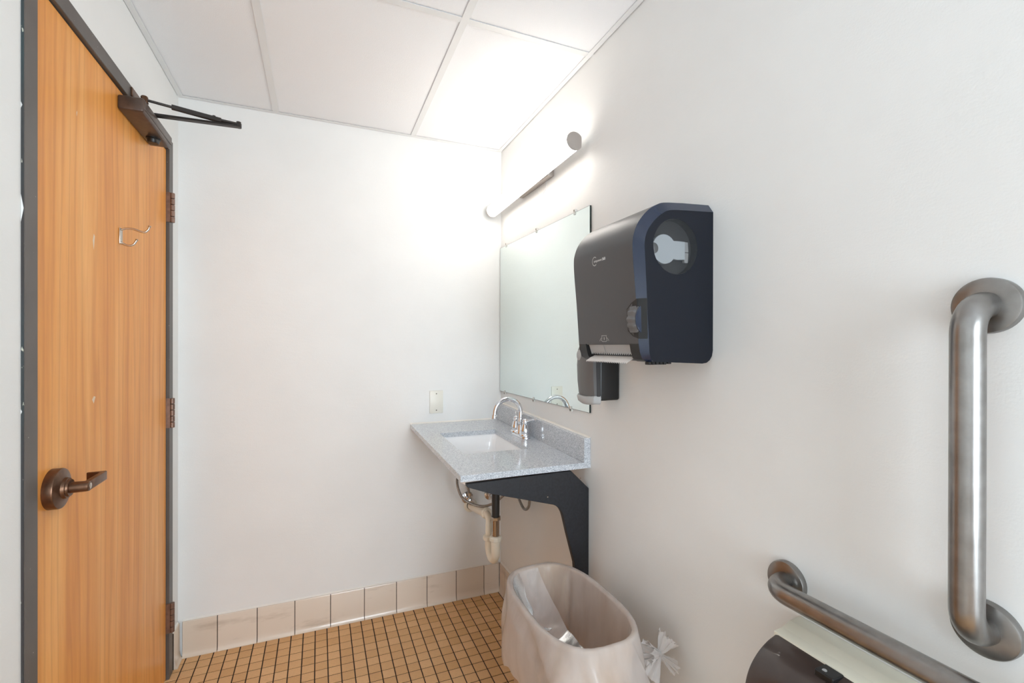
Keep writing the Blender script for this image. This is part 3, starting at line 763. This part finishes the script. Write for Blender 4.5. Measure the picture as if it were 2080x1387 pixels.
# ---- supply valves and hoses
def valve(x, z, hose_pts, label):
    v = thing('supply_valve', (x, D, z), label, 'valve', 'supply valves under the sink')
    b = B(); lathe(b, (x, D - 0.0005, z), (0, -1, 0), [(0, 0.032), (0.003, 0.031), (0.009, 0.018), (0.010, 0.009), (0.030, 0.009), (0.030, 0.013), (0.055, 0.013), (0.056, 0.008)], 24); obj('valve_body', b, 'chrome', v, smooth=35)
    b = B(); lathe(b, (x, D - 0.056, z), (0, -1, 0), [(0, 0.006), (0.012, 0.006), (0.013, 0.016), (0.020, 0.018), (0.023, 0.012), (0.023, 0)], 12); obj('valve_handle', b, 'chrome', v, smooth=30)
    b = B(); lathe(b, (x, D - 0.042, z + 0.010), (0, 0, 1), [(0, 0.008), (0.012, 0.008), (0.012, 0.010), (0.026, 0.010), (0.028, 0.007)], 10); obj('hose_nut', b, 'brushed_pipe', v, smooth=25)
    b = B(); tube(b, smooth_path(hose_pts, 8), 0.0062, 14); obj('supply_hose', b, 'hose', v, smooth=60)
valve(0.717, 0.520, [(0.717, D - 0.042, 0.545), (0.690, D - 0.060, 0.640), (0.650, D - 0.110, 0.690), (0.615, D - 0.165, 0.655), (0.630, D - 0.215, 0.590), (0.700, D - 0.265, 0.560), (0.765, D - 0.310, 0.590), (0.815, 1.975, 0.690), (FXc, 1.978, 0.875)], 'chrome supply valve with looped hose nearer the door under the sink')
valve(0.842, 0.524, [(0.842, D - 0.042, 0.550), (0.845, D - 0.060, 0.640), (0.855, D - 0.20, 0.700), (0.862, 2.02, 0.610), (0.862, 1.94, 0.572), (0.858, 1.875, 0.620), (0.846, 1.878, 0.740), (FXc, 1.880, 0.875)], 'chrome supply valve with hose beside the right wall under the sink')

# ---- blank wall plate
pt = thing('wall_plate', (0.551, D, 0.9725), 'ivory blank electrical cover plate above the countertop', 'wall plate')
b = B(); box(b, (0.5165, D - 0.0062, 0.9695), (0.5860, D - 0.0003, 1.0845), 0.0022, 2); obj('plate', b, 'plate', pt, smooth=30)
for z in (0.985, 1.069):
    b = B(); lathe(b, (0.551, D - 0.0062, z), (0, -1, 0), [(0, 0.0032), (0.0006, 0.0028), (0.0008, 0)], 14); obj('screw', b, 'screw', pt)

# ---- paper towel dispenser
pd = thing('paper_towel_dispenser', (R, 1.034, 1.27), 'large charcoal and navy roll paper towel dispenser with round window', 'dispenser')
inn = [(0, 1.6456), (.084, 1.6405), (.133, 1.6359), (.156, 1.6262), (.177, 1.610), (.193, 1.592), (.2034, 1.574), (.2082, 1.552), (.207, 1.527), (.205, 1.494), (.202, 1.442), (.198, 1.372), (.195, 1.319), (.194, 1.300), (.190, 1.284), (.180, 1.276), (.135, 1.2746), (.034, 1.2704), (.020, 1.2722), (.010, 1.2785), (.003, 1.2885), (0, 1.302)]
out = [(0, 1.667), (.084, 1.6625), (.140, 1.6572), (.162, 1.6495), (.183, 1.637), (.203, 1.618), (.2185, 1.596), (.228, 1.571), (.2305, 1.550), (.2285, 1.51), (.221, 1.431), (.2165, 1.372), (.2125, 1.3185), (.209, 1.300), (.203, 1.284), (.190, 1.276), (.135, 1.2746), (.034, 1.2704), (.020, 1.2722), (.010, 1.2785), (.003, 1.2885), (0, 1.302)]
def dense(pr, n=4, last=13):
    sp_ = smooth_path([(p[0], 0, p[1]) for p in pr[1:last]], n)
    return [pr[0]] + [(p.x, p.z) for p in sp_] + list(pr[last:])
inn, out = dense(inn), dense(out); NCOV = 1 + 11 * 4 + 1            # cover points come first
PY = (0.883, 0.8985, 1.1695, 1.185)
RG = [[Vector((R - 0.0005 - d, y, z)) for d, z in pr] for y, pr in zip(PY, (inn, out, out, inn))]
# front cover (charcoal) : outer skin from the wall over the top and down the front
b = B(); loft(b, [r[:NCOV] for r in (RG[1], RG[2])], False)
loft(b, [[Vector((p.x + 0.004, p.y, p.z - 0.002)) for p in r[:NCOV]] for r in (RG[1], RG[2])], False)
prism(b, [RG[1][NCOV - 1] + Vector((0, 0.001, 0)), RG[1][NCOV - 1] + Vector((0.010, 0.001, 0.0)), RG[1][NCOV - 1] + Vector((0.010, 0.001, 0.006)), RG[1][NCOV - 1] + Vector((0, 0.001, 0.006))], (0, PY[2] - PY[1] - 0.002, 0))
obj('front_cover', b, 'smoke', pd, smooth=40)
# side bevels
for a, c in ((0, 1), (3, 2)):
    b = B(); loft(b, [RG[a][:NCOV + 4], RG[c][:NCOV + 4]], False); obj('bevel_band', b, 'navy_gloss', pd, smooth=40)
# body: side cheeks, underside, back
WC = Vector((R - 0.0005 - 0.1172, PY[0], 1.5505)); WR = 0.0665
b = B()
v = [b.verts.new(p) for p in RG[0]]; eo = [b.edges.new((v[i], v[(i + 1) % len(v)])) for i in range(len(v))]
cv = [b.verts.new(WC + Vector((math.cos(a) * WR, 0, math.sin(a) * WR))) for a in [2 * math.pi * k / 56 for k in range(56)]]
ei = [b.edges.new((cv[i], cv[(i + 1) % 56])) for i in range(56)]
bmesh.ops.triangle_fill(b, use_beauty=True, edges=eo + ei)
cv2 = [b.verts.new(p.co + Vector((0, 0.022, 0))) for p in cv]
for i in range(56): b.faces.new((cv[i], cv[(i + 1) % 56], cv2[(i + 1) % 56], cv2[i]))
obj('side_panel', b, 'navy', pd)
b = B(); lathe(b, WC + Vector((0, 0.022, 0)), (0, 1, 0), [(0, WR + 0.002), (0.002, WR + 0.002)], 56); obj('window_back', b, 'dark_grey', pd)
b = B(); v = [b.verts.new(p) for p in RG[3]]; b.faces.new(v); obj('side_panel', b, 'navy', pd)
b = B()
low = NCOV + 2
loft(b, [[Vector((p.x + (0.024 if i < 4 else 0), y, p.z)) for i, p in enumerate(RG[1][NCOV - 1:])] for y in (PY[0] + 0.0005, PY[3] - 0.0005)], False)
for ya, yb in ((PY[1], 0.934), (1.134, PY[2])):
    poly = [RG[1][NCOV - 1], RG[1][NCOV], RG[1][NCOV + 1], RG[1][NCOV + 2], Vector((R - 0.150, 0, 1.2755)), Vector((R - 0.150, 0, 1.3185))]
    prism(b, [Vector((p.x + 0.0006, ya, p.z)) for p in poly], (0, yb - ya, 0))
obj('under_shell', b, 'black', pd, smooth=40)
# chute with saw-tooth tear bar
def teeth(y0_, y1_, x_, zt_, zb, n, amp, thick, slope=0.0):
    pts = [(x_, y0_, zt_), (x_, y1_, zt_)]
    for k in range(n + 1):
        t = k / n; yy = y1_ + (y0_ - y1_) * t
        pts.append((x_ + slope, yy, zb))
        if k < n: pts.append((x_ + slope, yy + (y0_ - y1_) / n * 0.75, zb + amp))
    return pts
b = B(); prism(b, teeth(0.936, 1.132, R - 0.2035, 1.3178, 1.2900, 22, 0.006, 0.002, 0.010), (0.0015, 0, 0)); obj('tear_bar', b, 'light_grey', pd)
b = B(); prism(b, [(R - 0.2040, 1.060, 1.3172), (R - 0.2040, 1.132, 1.3172), (R - 0.1965, 1.118, 1.2985), (R - 0.1965, 1.060, 1.2985)], (-0.0006, 0, 0)); obj('chute_plate', b, 'light_grey', pd)
b = B()
n = 24; rows = []
e0 = [Vector((R - 0.186, 0.940, 1.2865)), Vector((R - 0.186, 1.130, 1.2865))]
top = []; bot = []
for k in range(n * 2 + 1):
    t = k / (n * 2); y = 0.940 + 0.19 * t
    top.append(Vector((R - 0.186, y, 1.2865))); z = 0.0035 if k % 2 else 0.0
    bot.append(Vector((R - 0.213 - z * 0.7, y, 1.2725 - z)))
loft(b, [top, [(p + q) / 2 + Vector((0, 0, 0.002)) for p, q in zip(top, bot)], bot], False)
loft(b, [[p + Vector((0, 0, 0.0008)) for p in top], [p + Vector((0, 0, 0.0008)) for p in bot]], False)
obj('paper_sheet', b, 'paper', pd)
# window with the white roll holder behind smoked plastic
b = B(); lathe(b, WC + Vector((0, 0.0012, 0)), (0, -1, 0), [(0, WR - 0.0005), (0.0020, WR - 0.0005), (0.0035, WR - 0.004), (0.0042, WR - 0.012), (0.0046, 0)], 56); obj('window', b, 'window', pd, smooth=30)
b = B()
cx_, cz_ = -0.1172 - 0.013, 1.5440
def kp(dx, dz): return Vector((R - 0.0005 - 0.1172 + dx, PY[0] + 0.018, 1.5505 + dz))
kh = []
for k in range(0, 25):
    a = math.radians(38 + (322 - 38) * k / 24); kh.append(kp(-0.026 + 0.035 * math.cos(a), -0.006 + 0.035 * math.sin(a)))
kh += [kp(0.012, -0.0290), kp(0.036, -0.0270), kp(0.036, 0.0160), kp(0.012, 0.0160)]
prism(b, kh, (0, -0.009, 0)); spl = obj('roll_holder', b, 'spool', pd)
b = B(); prism(b, [kp(0.0365, -0.034), kp(0.047, -0.034), kp(0.049, -0.010), kp(0.0365, -0.010)], (0, -0.007, 0)); prism(b, [kp(0.0365, -0.008), kp(0.049, -0.008), kp(0.047, 0.016), kp(0.0365, 0.016)], (0, -0.007, 0)); obj('holder_clip', b, 'light_grey', spl)
b = B(); lathe(b, kp(-0.058, -0.006) + Vector((0, -0.0092, 0)), (0, -1, 0), [(0, 0.013), (0.0008, 0.013), (0.0008, 0)], 28); obj('holder_hub', b, 'mid_grey', spl)
# thumb wheel in its notch
b = B()
def fx(z): # cover front distance from wall at height z
    for p, q in zip(out, out[1:]):
        if min(p[1], q[1]) <= z <= max(p[1], q[1]) and p[0] > 0.2: return p[0] + (q[0] - p[0]) * (z - p[1]) / (q[1] - p[1] + 1e-9)
    return 0.21
nt = [(0.8955, 1.4235), (0.917, 1.4150), (0.936, 1.4020), (0.936, 1.3500), (0.918, 1.3360), (0.8955, 1.3300)]
prism(b, [(R - fx(z) - 0.0009, y, z) for y, z in nt], (0.004, 0, 0))
prism(b, [(R - 0.2030, 0.8805, 1.4240), (R - 0.2175, 0.8965, 1.4240), (R - 0.2145, 0.8965, 1.3300), (R - 0.2005, 0.8815, 1.3300)], (-0.0008, -0.0008, 0))
nb = obj('wheel_notch', b, 'black', pd)
b = B(); prism(b, [(R - fx(z) - 0.0014, y, z) for y, z in ((0.913, 1.4140), (0.933, 1.4000), (0.933, 1.3520), (0.914, 1.3380))], (0.001, 0, 0)); obj('notch_plate', b, 'smoke', nb)
b = B(); wx, wz = R - 0.2020, 1.3765
ring0 = []
for k in range(112):
    a = 2 * math.pi * k / 112; r = 0.0375 + 0.0022 * math.cos(a * 14); ring0.append((math.cos(a) * r, math.sin(a) * r))
loft(b, [[Vector((wx + x * 0.72 * s, y, wz + z * s)) for x, z in ring0] for y, s in ((0.924, 0.94), (0.922, 1.0), (0.900, 1.0), (0.8945, 0.90), (0.8930, 0.80))], True, True, True)
tw = obj('thumb_wheel', b, 'mid_grey', pd, smooth=25)
b = B(); loft(b, [[Vector((wx + x * 0.66 * s, y, wz + z * 0.92 * s)) for x, z in [(math.cos(2 * math.pi * k / 40) * 0.0375, math.sin(2 * math.pi * k / 40) * 0.0375) for k in range(40)]] for y, s in ((0.8945, 1.0), (0.8915, 1.0), (0.8905, 0.94))], True, True, True); obj('wheel_face', b, 'navy_gloss', tw, smooth=30)
b = B()
for k in range(5):
    x = R - 0.19 + k * 0.011; box(b, (x, 0.890, 1.2690), (x + 0.008, 0.905, 1.2765), 0.001, 1)
box(b, (R - 0.135, 0.888, 1.2705), (R - 0.125, 0.903, 1.2790), 0.001, 1)
obj('latch', b, 'black', pd)
# logo and pictogram on the cover
def on_cover(y, z): return Vector((R - 0.0005 - fx(z) - 0.0003, y, z))
def text_on(parent, s, y, z, size, bold=False):
    cu = bpy.data.curves.new('lettering', 'FONT'); cu.body = s; cu.size = size; cu.extrude = 0.00015; cu.resolution_u = 3
    if bold: cu.offset = size * 0.03
    to = bpy.data.objects.new('lettering_tmp', cu); COL.objects.link(to)
    dg = bpy.context.evaluated_depsgraph_get(); dg.update()
    me = bpy.data.meshes.new_from_object(to.evaluated_get(dg)); bpy.data.objects.remove(to)
    bm_ = B(); bm_.from_mesh(me); w = max(v_.co.x for v_ in bm_.verts)
    for v_ in bm_.verts: v_.co = on_cover(y - v_.co.x, z + v_.co.y) + Vector((-v_.co.z, 0, 0))
    obj('lettering', bm_, 'print', parent); return w
b = B()
ro, ri = 0.0120, 0.0104
A_ = [math.radians(48 + (312 - 48) * k / 28) for k in range(29)]
for a, c in zip(A_, A_[1:]):
    q4 = [(math.cos(a) * ro, math.sin(a) * ro), (math.cos(c) * ro, math.sin(c) * ro), (math.cos(c) * ri, math.sin(c) * ri), (math.cos(a) * ri, math.sin(a) * ri)]
    b.faces.new([b.verts.new(on_cover(1.0605 - x * 0.95, 1.5365 + z)) for x, z in q4])
obj('logo_ring', b, 'print', pd)
w = text_on(pd, 'empower', 1.0640, 1.5335, 0.0098)
text_on(pd, '360', 1.0640 - w - 0.0008, 1.5335, 0.0098, True)
b = B()
def stroke(pts, wd=0.0009):
    for (y0_, z0_), (y1_, z1_) in zip(pts, pts[1:]):
        d = Vector((y1_ - y0_, z1_ - z0_)); n_ = Vector((-d.y, d.x)).normalized() * wd / 2
        b.faces.new([b.verts.new(on_cover(y, z)) for y, z in ((y0_ + n_.x, z0_ + n_.y), (y1_ + n_.x, z1_ + n_.y), (y1_ - n_.x, z1_ - n_.y), (y0_ - n_.x, z0_ - n_.y))])
yc, zc = 1.0395, 1.3330
stroke([(yc - 0.012, zc + 0.007), (yc + 0.012, zc + 0.007)]); stroke([(yc + 0.010, zc + 0.007), (yc + 0.010, zc - 0.001), (yc + 0.014, zc - 0.005), (yc + 0.008, zc - 0.008), (yc - 0.008, zc - 0.008), (yc - 0.014, zc - 0.005), (yc - 0.010, zc - 0.001), (yc - 0.010, zc + 0.007)])
stroke([(yc + 0.012, zc + 0.002), (yc + 0.018, zc - 0.002), (yc + 0.021, zc - 0.007)]); stroke([(yc - 0.012, zc + 0.002), (yc - 0.018, zc - 0.002), (yc - 0.021, zc - 0.007)])
stroke([(yc, zc + 0.003), (yc, zc - 0.004)], 0.0022)
obj('pull_pictogram', b, 'print', pd)

# ---- soap dispenser
sd = thing('soap_dispenser', (R, 1.318, 1.13), 'small dark grey wall soap dispenser between mirror and towel dispenser', 'dispenser')
b = B(); box(b, (0.826, 1.2700, 1.137), (R - 0.0005, 1.368, 1.335), 0.008, 3); obj('back_housing', b, 'black', sd, smooth=35)
b = B()
sec = [(1.338, 0.028, 0.040), (1.330, 0.014, 0.045), (1.300, 0.003, 0.0485), (1.250, 0.000, 0.050), (1.200, 0.002, 0.050), (1.160, 0.006, 0.0490), (1.146, 0.010, 0.047)]
rings = []
for z, dx, hw in sec:
    xf = 0.791 + dx; rr = []
    for k in range(13):
        t = -1 + 2 * k / 12; rr.append(Vector((xf + 0.010 * abs(t) ** 2.6, 1.319 + t * hw, z)))
    rr += [Vector((0.827, 1.319 + hw, z)), Vector((0.827, 1.319 - hw, z))]
    rings.append(rr)
loft(b, rings, True, True, True); obj('cover', b, 'mid_grey', sd, smooth=50)
b = B(); prism(b, [(0.8275, 1.2685, 1.142), (0.8275, 1.2685, 1.336), (0.816, 1.2685, 1.330), (0.812, 1.2685, 1.25), (0.816, 1.2685, 1.146)], (0, 0.003, 0)); obj('cover_seam', b, 'dark_grey', sd)
b = B(); lathe(b, (0.7935, 1.343, 1.283), (-1, 0, 0.05), [(0, 0.0), (0.0005, 0.014), (0.0015, 0.013), (0.002, 0.0)], 24)
for v in b.verts: v.co.z = 1.283 + (v.co.z - 1.283) * 1.25
obj('sight_window', b, 'light_grey', sd, smooth=40)
b = B()
rings = []
for z, dx, hw in ((1.150, 0.000, 0.050), (1.143, -0.004, 0.052), (1.130, -0.001, 0.0505), (1.123, 0.008, 0.045)):
    rings.append([Vector((0.794 + dx + 0.012 * abs(-1 + 2 * k / 12) ** 2.6, 1.319 + (-1 + 2 * k / 12) * hw, z + 0.004 * abs(-1 + 2 * k / 12) ** 2)) for k in range(13)] + [Vector((0.830, 1.319 + hw, z + 0.003)), Vector((0.830, 1.319 - hw, z + 0.003))])
loft(b, rings, True, True, True); pb = obj('push_bar', b, 'light_grey', sd, smooth=45)
b = B(); box(b, (0.848, 1.300, 1.1335), (0.874, 1.330, 1.1385), 0.001, 1); obj('nozzle', b, 'dark_grey', sd)

# ---- grab bars
BXc = R - 0.0575
def flange(bm, y, z): lathe(bm, (R - 0.0003, y, z), (-1, 0, 0), [(0, 0.0405), (0.010, 0.0405), (0.0125, 0.0395), (0.0135, 0.0375), (0.0140, 0.0200), (0.0140, 0.0)], 48)
def arc(p0, d0, d1, r, n=9):
    """quarter bend starting at p0 heading d0, turning to d1"""
    p0, d0, d1 = Vector(p0), Vector(d0), Vector(d1); c = p0 + d1 * r
    return [c - d1 * r * math.cos(a) + d0 * r * math.sin(a) for a in [math.pi / 2 * k / n for k in range(n + 1)]]
gv = thing('grab_bar', (R, 0.366, 0.90), 'vertical brushed steel grab bar on the right wall', 'grab bar')
zt_, zb_, gy = 1.3725, 0.9030, 0.3655; rB = 0.0195; br = 0.042
pts = [(R - 0.001, gy, zt_)] + arc((BXc + br, gy, zt_), (-1, 0, 0), (0, 0, -1), br) + arc((BXc, gy, zb_ + br), (0, 0, -1), (1, 0, 0), br) + [(R - 0.001, gy, zb_)]
b = B(); tube(b, pts, rB, 36); obj('bar', b, 'steel_z', gv, smooth=60)
for z in (zt_, zb_): b = B(); flange(b, gy, z); obj('flange', b, 'steel_z', gv, smooth=35)
gh = thing('grab_bar', (R, 0.2, 0.82), 'horizontal brushed steel grab bar above the toilet paper holder', 'grab bar')
gz, ya, yb = 0.8260, 0.6790, -0.30
pts = [(R - 0.001, ya, gz)] + arc((BXc + br, ya, gz), (-1, 0, 0), (0, -1, 0), br) + arc((BXc, yb + br, gz), (0, -1, 0), (1, 0, 0), br) + [(R - 0.001, yb, gz)]
b = B(); tube(b, pts, rB, 36); obj('bar', b, 'steel_y', gh, smooth=60)
for y in (ya, yb): b = B(); flange(b, y, gz); obj('flange', b, 'steel_y', gh, smooth=35)

# ---- toilet paper dispenser
td = thing('toilet_paper_dispenser', (R, 0.48, 0.44), 'cream toilet paper dispenser with smoked brown cover under the grab bar', 'dispenser')
ty0, ty1 = 0.300, 0.650
cov = smooth_path([(0.072, 0, 0.7505), (0.098, 0, 0.7420), (0.124, 0, 0.7265), (0.146, 0, 0.7030), (0.158, 0, 0.6720), (0.162, 0, 0.620), (0.160, 0, 0.560), (0.150, 0, 0.500), (0.120, 0, 0.455), (0.072, 0, 0.440)], 5)
b = B()
def cr(y, s): return [Vector((R - (0.072 + (p.x - 0.072) * s), y, 0.596 + (p.z - 0.596) * (0.35 + 0.65 * s if s < 1 else 1))) for p in cov]
loft(b, [cr(y, s) for y, s in ((ty0, 0.94), (ty0 + 0.006, 1.0), (ty1 - 0.006, 1.0), (ty1, 0.975))], False, False, False)
for y, s in ((ty0, 0.94), (ty1, 0.975)):
    b.faces.new([b.verts.new(p) for p in cr(y, s)])
obj('smoked_cover', b, 'smoke_brown', td, smooth=45)
b = B()
prism(b, [(R - 0.0005, ty0 - 0.004, 0.4350), (R - 0.0005, ty0 - 0.004, 0.7665), (R - 0.030, ty0 - 0.004, 0.7640), (R - 0.052, ty0 - 0.004, 0.7555), (R - 0.075, ty0 - 0.004, 0.7535), (R - 0.0745, ty0 - 0.004, 0.4350)], (0, ty1 - ty0 + 0.008, 0), 0.0015, seg=2)
obj('back_body', b, 'cream', td, smooth=30)
b = B(); box(b, (R - 0.104, 0.520, 0.7395), (R - 0.074, 0.553, 0.7520), 0.002, 1); lk = obj('lock', b, 'black', td)
b = B(); lathe(b, (R - 0.094, 0.541, 0.7505), (-0.2, 0, 1), [(0, 0.0042), (0.002, 0.0038), (0.0022, 0)], 16); obj('key_hole', b, 'light_grey', lk)

# ---- waste bin
BX, BY, BZ = 0.6600, 1.1850, 0.580
def sup(hx_, hy_, z, n=72, e=2.9, cx=BX, cy=BY):
    o_ = []
    for k in range(n):
        a = 2 * math.pi * k / n; c, s = math.cos(a), math.sin(a)
        o_.append(Vector((cx + hx_ * math.copysign(abs(c) ** (2 / e), c), cy + hy_ * math.copysign(abs(s) ** (2 / e), s), z)))
    return o_
wb = thing('waste_bin', (BX, BY, 0), 'beige plastic waste bin standing below the black bracket', 'bin')
b = B(); loft(b, [sup(0.108, 0.190, 0.0), sup(0.110, 0.193, 0.006), sup(0.130, 0.224, BZ - 0.004)], True, True, False)
loft(b, [sup(0.127, 0.221, BZ - 0.004), sup(0.107, 0.188, 0.012)], True, False, True); obj('bin_body', b, 'bin', wb, smooth=50)
b = B(); rim = sup(0.1310, 0.2250, BZ - 0.006); rim.append(rim[0])
nseg = 10; rr = []
for k in range(nseg):
    a = 2 * math.pi * k / nseg; rr.append(sup(0.1310 + 0.006 * math.cos(a), 0.2250 + 0.006 * math.cos(a), BZ - 0.006 + 0.006 * math.sin(a)))
loft(b, rr + [rr[0]], True); obj('rim', b, 'bin', wb, smooth=60)

# ---- liner bag
bg = thing('bin_liner', (BX, BY, 0.02), 'translucent white liner bag folded over the bin rim and knotted', 'bag')
n = 216
KA = math.atan2((0.983 - BY) / 0.225, (0.8235 - BX) / 0.131)      # direction of the knot
rnd = random.Random(11)
FOLDS = [(rnd.uniform(-math.pi, math.pi), rnd.uniform(0.05, 0.16), rnd.uniform(0.5, 1.0) * (1 if k % 3 else -0.6)) for k in range(20)]
def wrap(a): return (a + math.pi) % (2 * math.pi) - math.pi
def ring(off, z, amp, t, zamp=0.0, pull=0.0, lo=None, hi=None, ph=0.0):
    """one loop of film: t is how far from the rim, folds lean towards the knot by pull"""
    o_ = []
    for k, p in enumerate(sup(0.1310, 0.2250, 0, n)):
        a = 2 * math.pi * k / n
        d = Vector((p.x - BX, p.y - BY, 0)); nrm = Vector((d.x / 0.131 ** 2, d.y / 0.225 ** 2, 0)).normalized()
        q = 0.0
        for fa_, fw, fs in FOLDS:
            c_ = fa_ + ph + pull * t * wrap(KA - fa_)
            q += fs * math.exp(-(wrap(a - c_) / fw) ** 2)
        q = amp * (q + 0.7 * noise.noise(Vector((math.cos(a) * 2, math.sin(a) * 2, t * 1.5 + ph))))
        e = off + q
        if lo is not None: e = max(lo, e)
        if hi is not None: e = min(hi, e)
        o_.append(Vector((p.x, p.y, 0)) + nrm * e + Vector((0, 0, z + zamp * noise.noise(Vector((math.cos(a) * 2.4, math.sin(a) * 2.4, ph + 3))) + zamp * 0.5 * noise.noise(Vector((math.cos(a) * 9, math.sin(a) * 9, ph + 7))))))
    return o_
rings = [ring(-0.050, 0.270, 0.004, 1.0, 0, 0, None, -0.022, 2), ring(-0.030, 0.300, 0.008, 0.9, 0, 0, None, -0.018, 2), ring(-0.022, 0.40, 0.012, 0.7, 0, 0, None, -0.014, 2), ring(-0.020, 0.47, 0.013, 0.5, 0, 0, None, -0.012, 2), ring(-0.018, 0.525, 0.011, 0.3, 0, 0, None, -0.010, 2), ring(-0.014, 0.556, 0.006, 0.15, 0, 0, None, -0.0085, 2),
         ring(-0.0095, 0.574, 0.002, 0.05, 0, 0, None, -0.0078, 2), ring(-0.0072, 0.5805, 0.0008, 0, 0.001), ring(-0.003, 0.5838, 0.0006, 0, 0.002), ring(0.003, 0.5842, 0.0006, 0, 0.002), ring(0.0078, 0.5805, 0.001, 0.0, 0.001, 0, 0.0074), ring(0.0098, 0.572, 0.003, 0.03, 0.001, 0, 0.0082),
         ring(0.0125, 0.558, 0.007, 0.1, 0.002, 0.5, 0.0084), ring(0.0165, 0.535, 0.013, 0.22, 0.004, 0.5, 0.0070), ring(0.020, 0.508, 0.018, 0.36, 0.006, 0.5, 0.005), ring(0.023, 0.478, 0.021, 0.52, 0.010, 0.5, 0.004), ring(0.024, 0.446, 0.023, 0.68, 0.016, 0.5, 0.003), ring(0.022, 0.415, 0.024, 0.84, 0.026, 0.5, 0.002), ring(0.019, 0.385, 0.024, 1.0, 0.036, 0.5, 0.001)]
b = B(); loft(b, rings, True, True, False)
obj('liner_film', b, 'film', bg, smooth=80)
# loose layer of film stretched from the door-side rim across part of the mouth, sagging to a free edge
def rim_pt(a, inset=0.010):
    e = 2.9; c, sn = math.cos(a), math.sin(a)
    return Vector((BX + (0.131 - inset) * math.copysign(abs(c) ** (2 / e), c), BY + (0.225 - inset) * math.copysign(abs(sn) ** (2 / e), sn), BZ - 0.003))
aB, aF = math.radians(88), math.radians(262)
b = B(); rows = []; NS, NTt = 70, 26
P0, P1 = rim_pt(aB), rim_pt(aF)
for i in range(NTt + 1):
    t = i / NTt; row = []
    for k in range(NS + 1):
        s = k / NS
        A = rim_pt(aB + (aF - aB) * s)
        E_ = P0.lerp(P1, s) + Vector((0.030 * math.sin(math.pi * s), 0, -0.105 * math.sin(math.pi * s) ** 0.8))
        p = A.lerp(E_, t)
        p.z -= 0.085 * math.sin(math.pi * t) * math.sin(math.pi * s) ** 0.7
        w_ = math.sin(math.pi * s) * min(1, 3 * t)
        p.z += w_ * (1.0 - 0.75 * t) * (0.006 * math.sin(30 * s + 5 * t) + 0.003 * math.sin(61 * s - 3 * t)) + w_ * (0.012 * noise.noise(Vector((s * 5, t * 2.5, 3.3))))
        p.x += w_ * (1 - t) * 0.004 * math.sin(43 * s + 2 * t)
        row.append(p)
    rows.append(row)
loft(b, rows, False); obj('inner_fold', b, 'film_mid', bg, smooth=80)
# knot: gathered film, a tight waist and two flared ears
KC = Vector((0.8235, 0.9830, 0.508))
def flare(bm, c, dvec, ln_, r0, r1, seed, flat=0.55, nn=63, mm=12):
    dvec = Vector(dvec).normalized(); u, w_ = frame_axes(dvec); rg = []
    for i in range(mm):
        t = i / (mm - 1); r = r0 + (r1 - r0) * t ** 1.1
        rg.append([Vector(c) + dvec * (ln_ * t + 0.006 * noise.noise(Vector((k * 0.5, t * 2, seed))) * t * 2) + (u * math.cos(2 * math.pi * k / nn) + w_ * flat * math.sin(2 * math.pi * k / nn)) * r * (1 + (0.06 + 0.16 * t) * math.sin(k * 2 * math.pi / nn * 9 + seed) + 0.22 * noise.noise(Vector((math.cos(k * 2 * math.pi / nn) * 2, math.sin(k * 2 * math.pi / nn) * 2 + seed * 5, t)))) for k in range(nn)])
    loft(bm, rg, True)
b = B()
flare(b, KC, (0.60, -0.05, 0.78), 0.046, 0.007, 0.028, 1.0, 0.7)
flare(b, KC, (0.66, -0.20, -0.62), 0.052, 0.007, 0.026, 2.0, 0.6)
flare(b, KC, (-0.90, 0.10, 0.25), 0.040, 0.009, 0.030, 3.0, 0.8)
flare(b, KC, (-0.62, -0.02, -0.75), 0.060, 0.009, 0.034, 5.0, 0.7)
obj('knot_ears', b, 'film_thick', bg, smooth=80)
b = B(); lathe(b, KC - Vector((0.010, 0, 0)), (1, -0.1, 0.1), [(0, 0.004), (0.003, 0.009), (0.009, 0.0105), (0.015, 0.009), (0.019, 0.004)], 18); obj('knot', b, 'film_thick', bg, smooth=80)
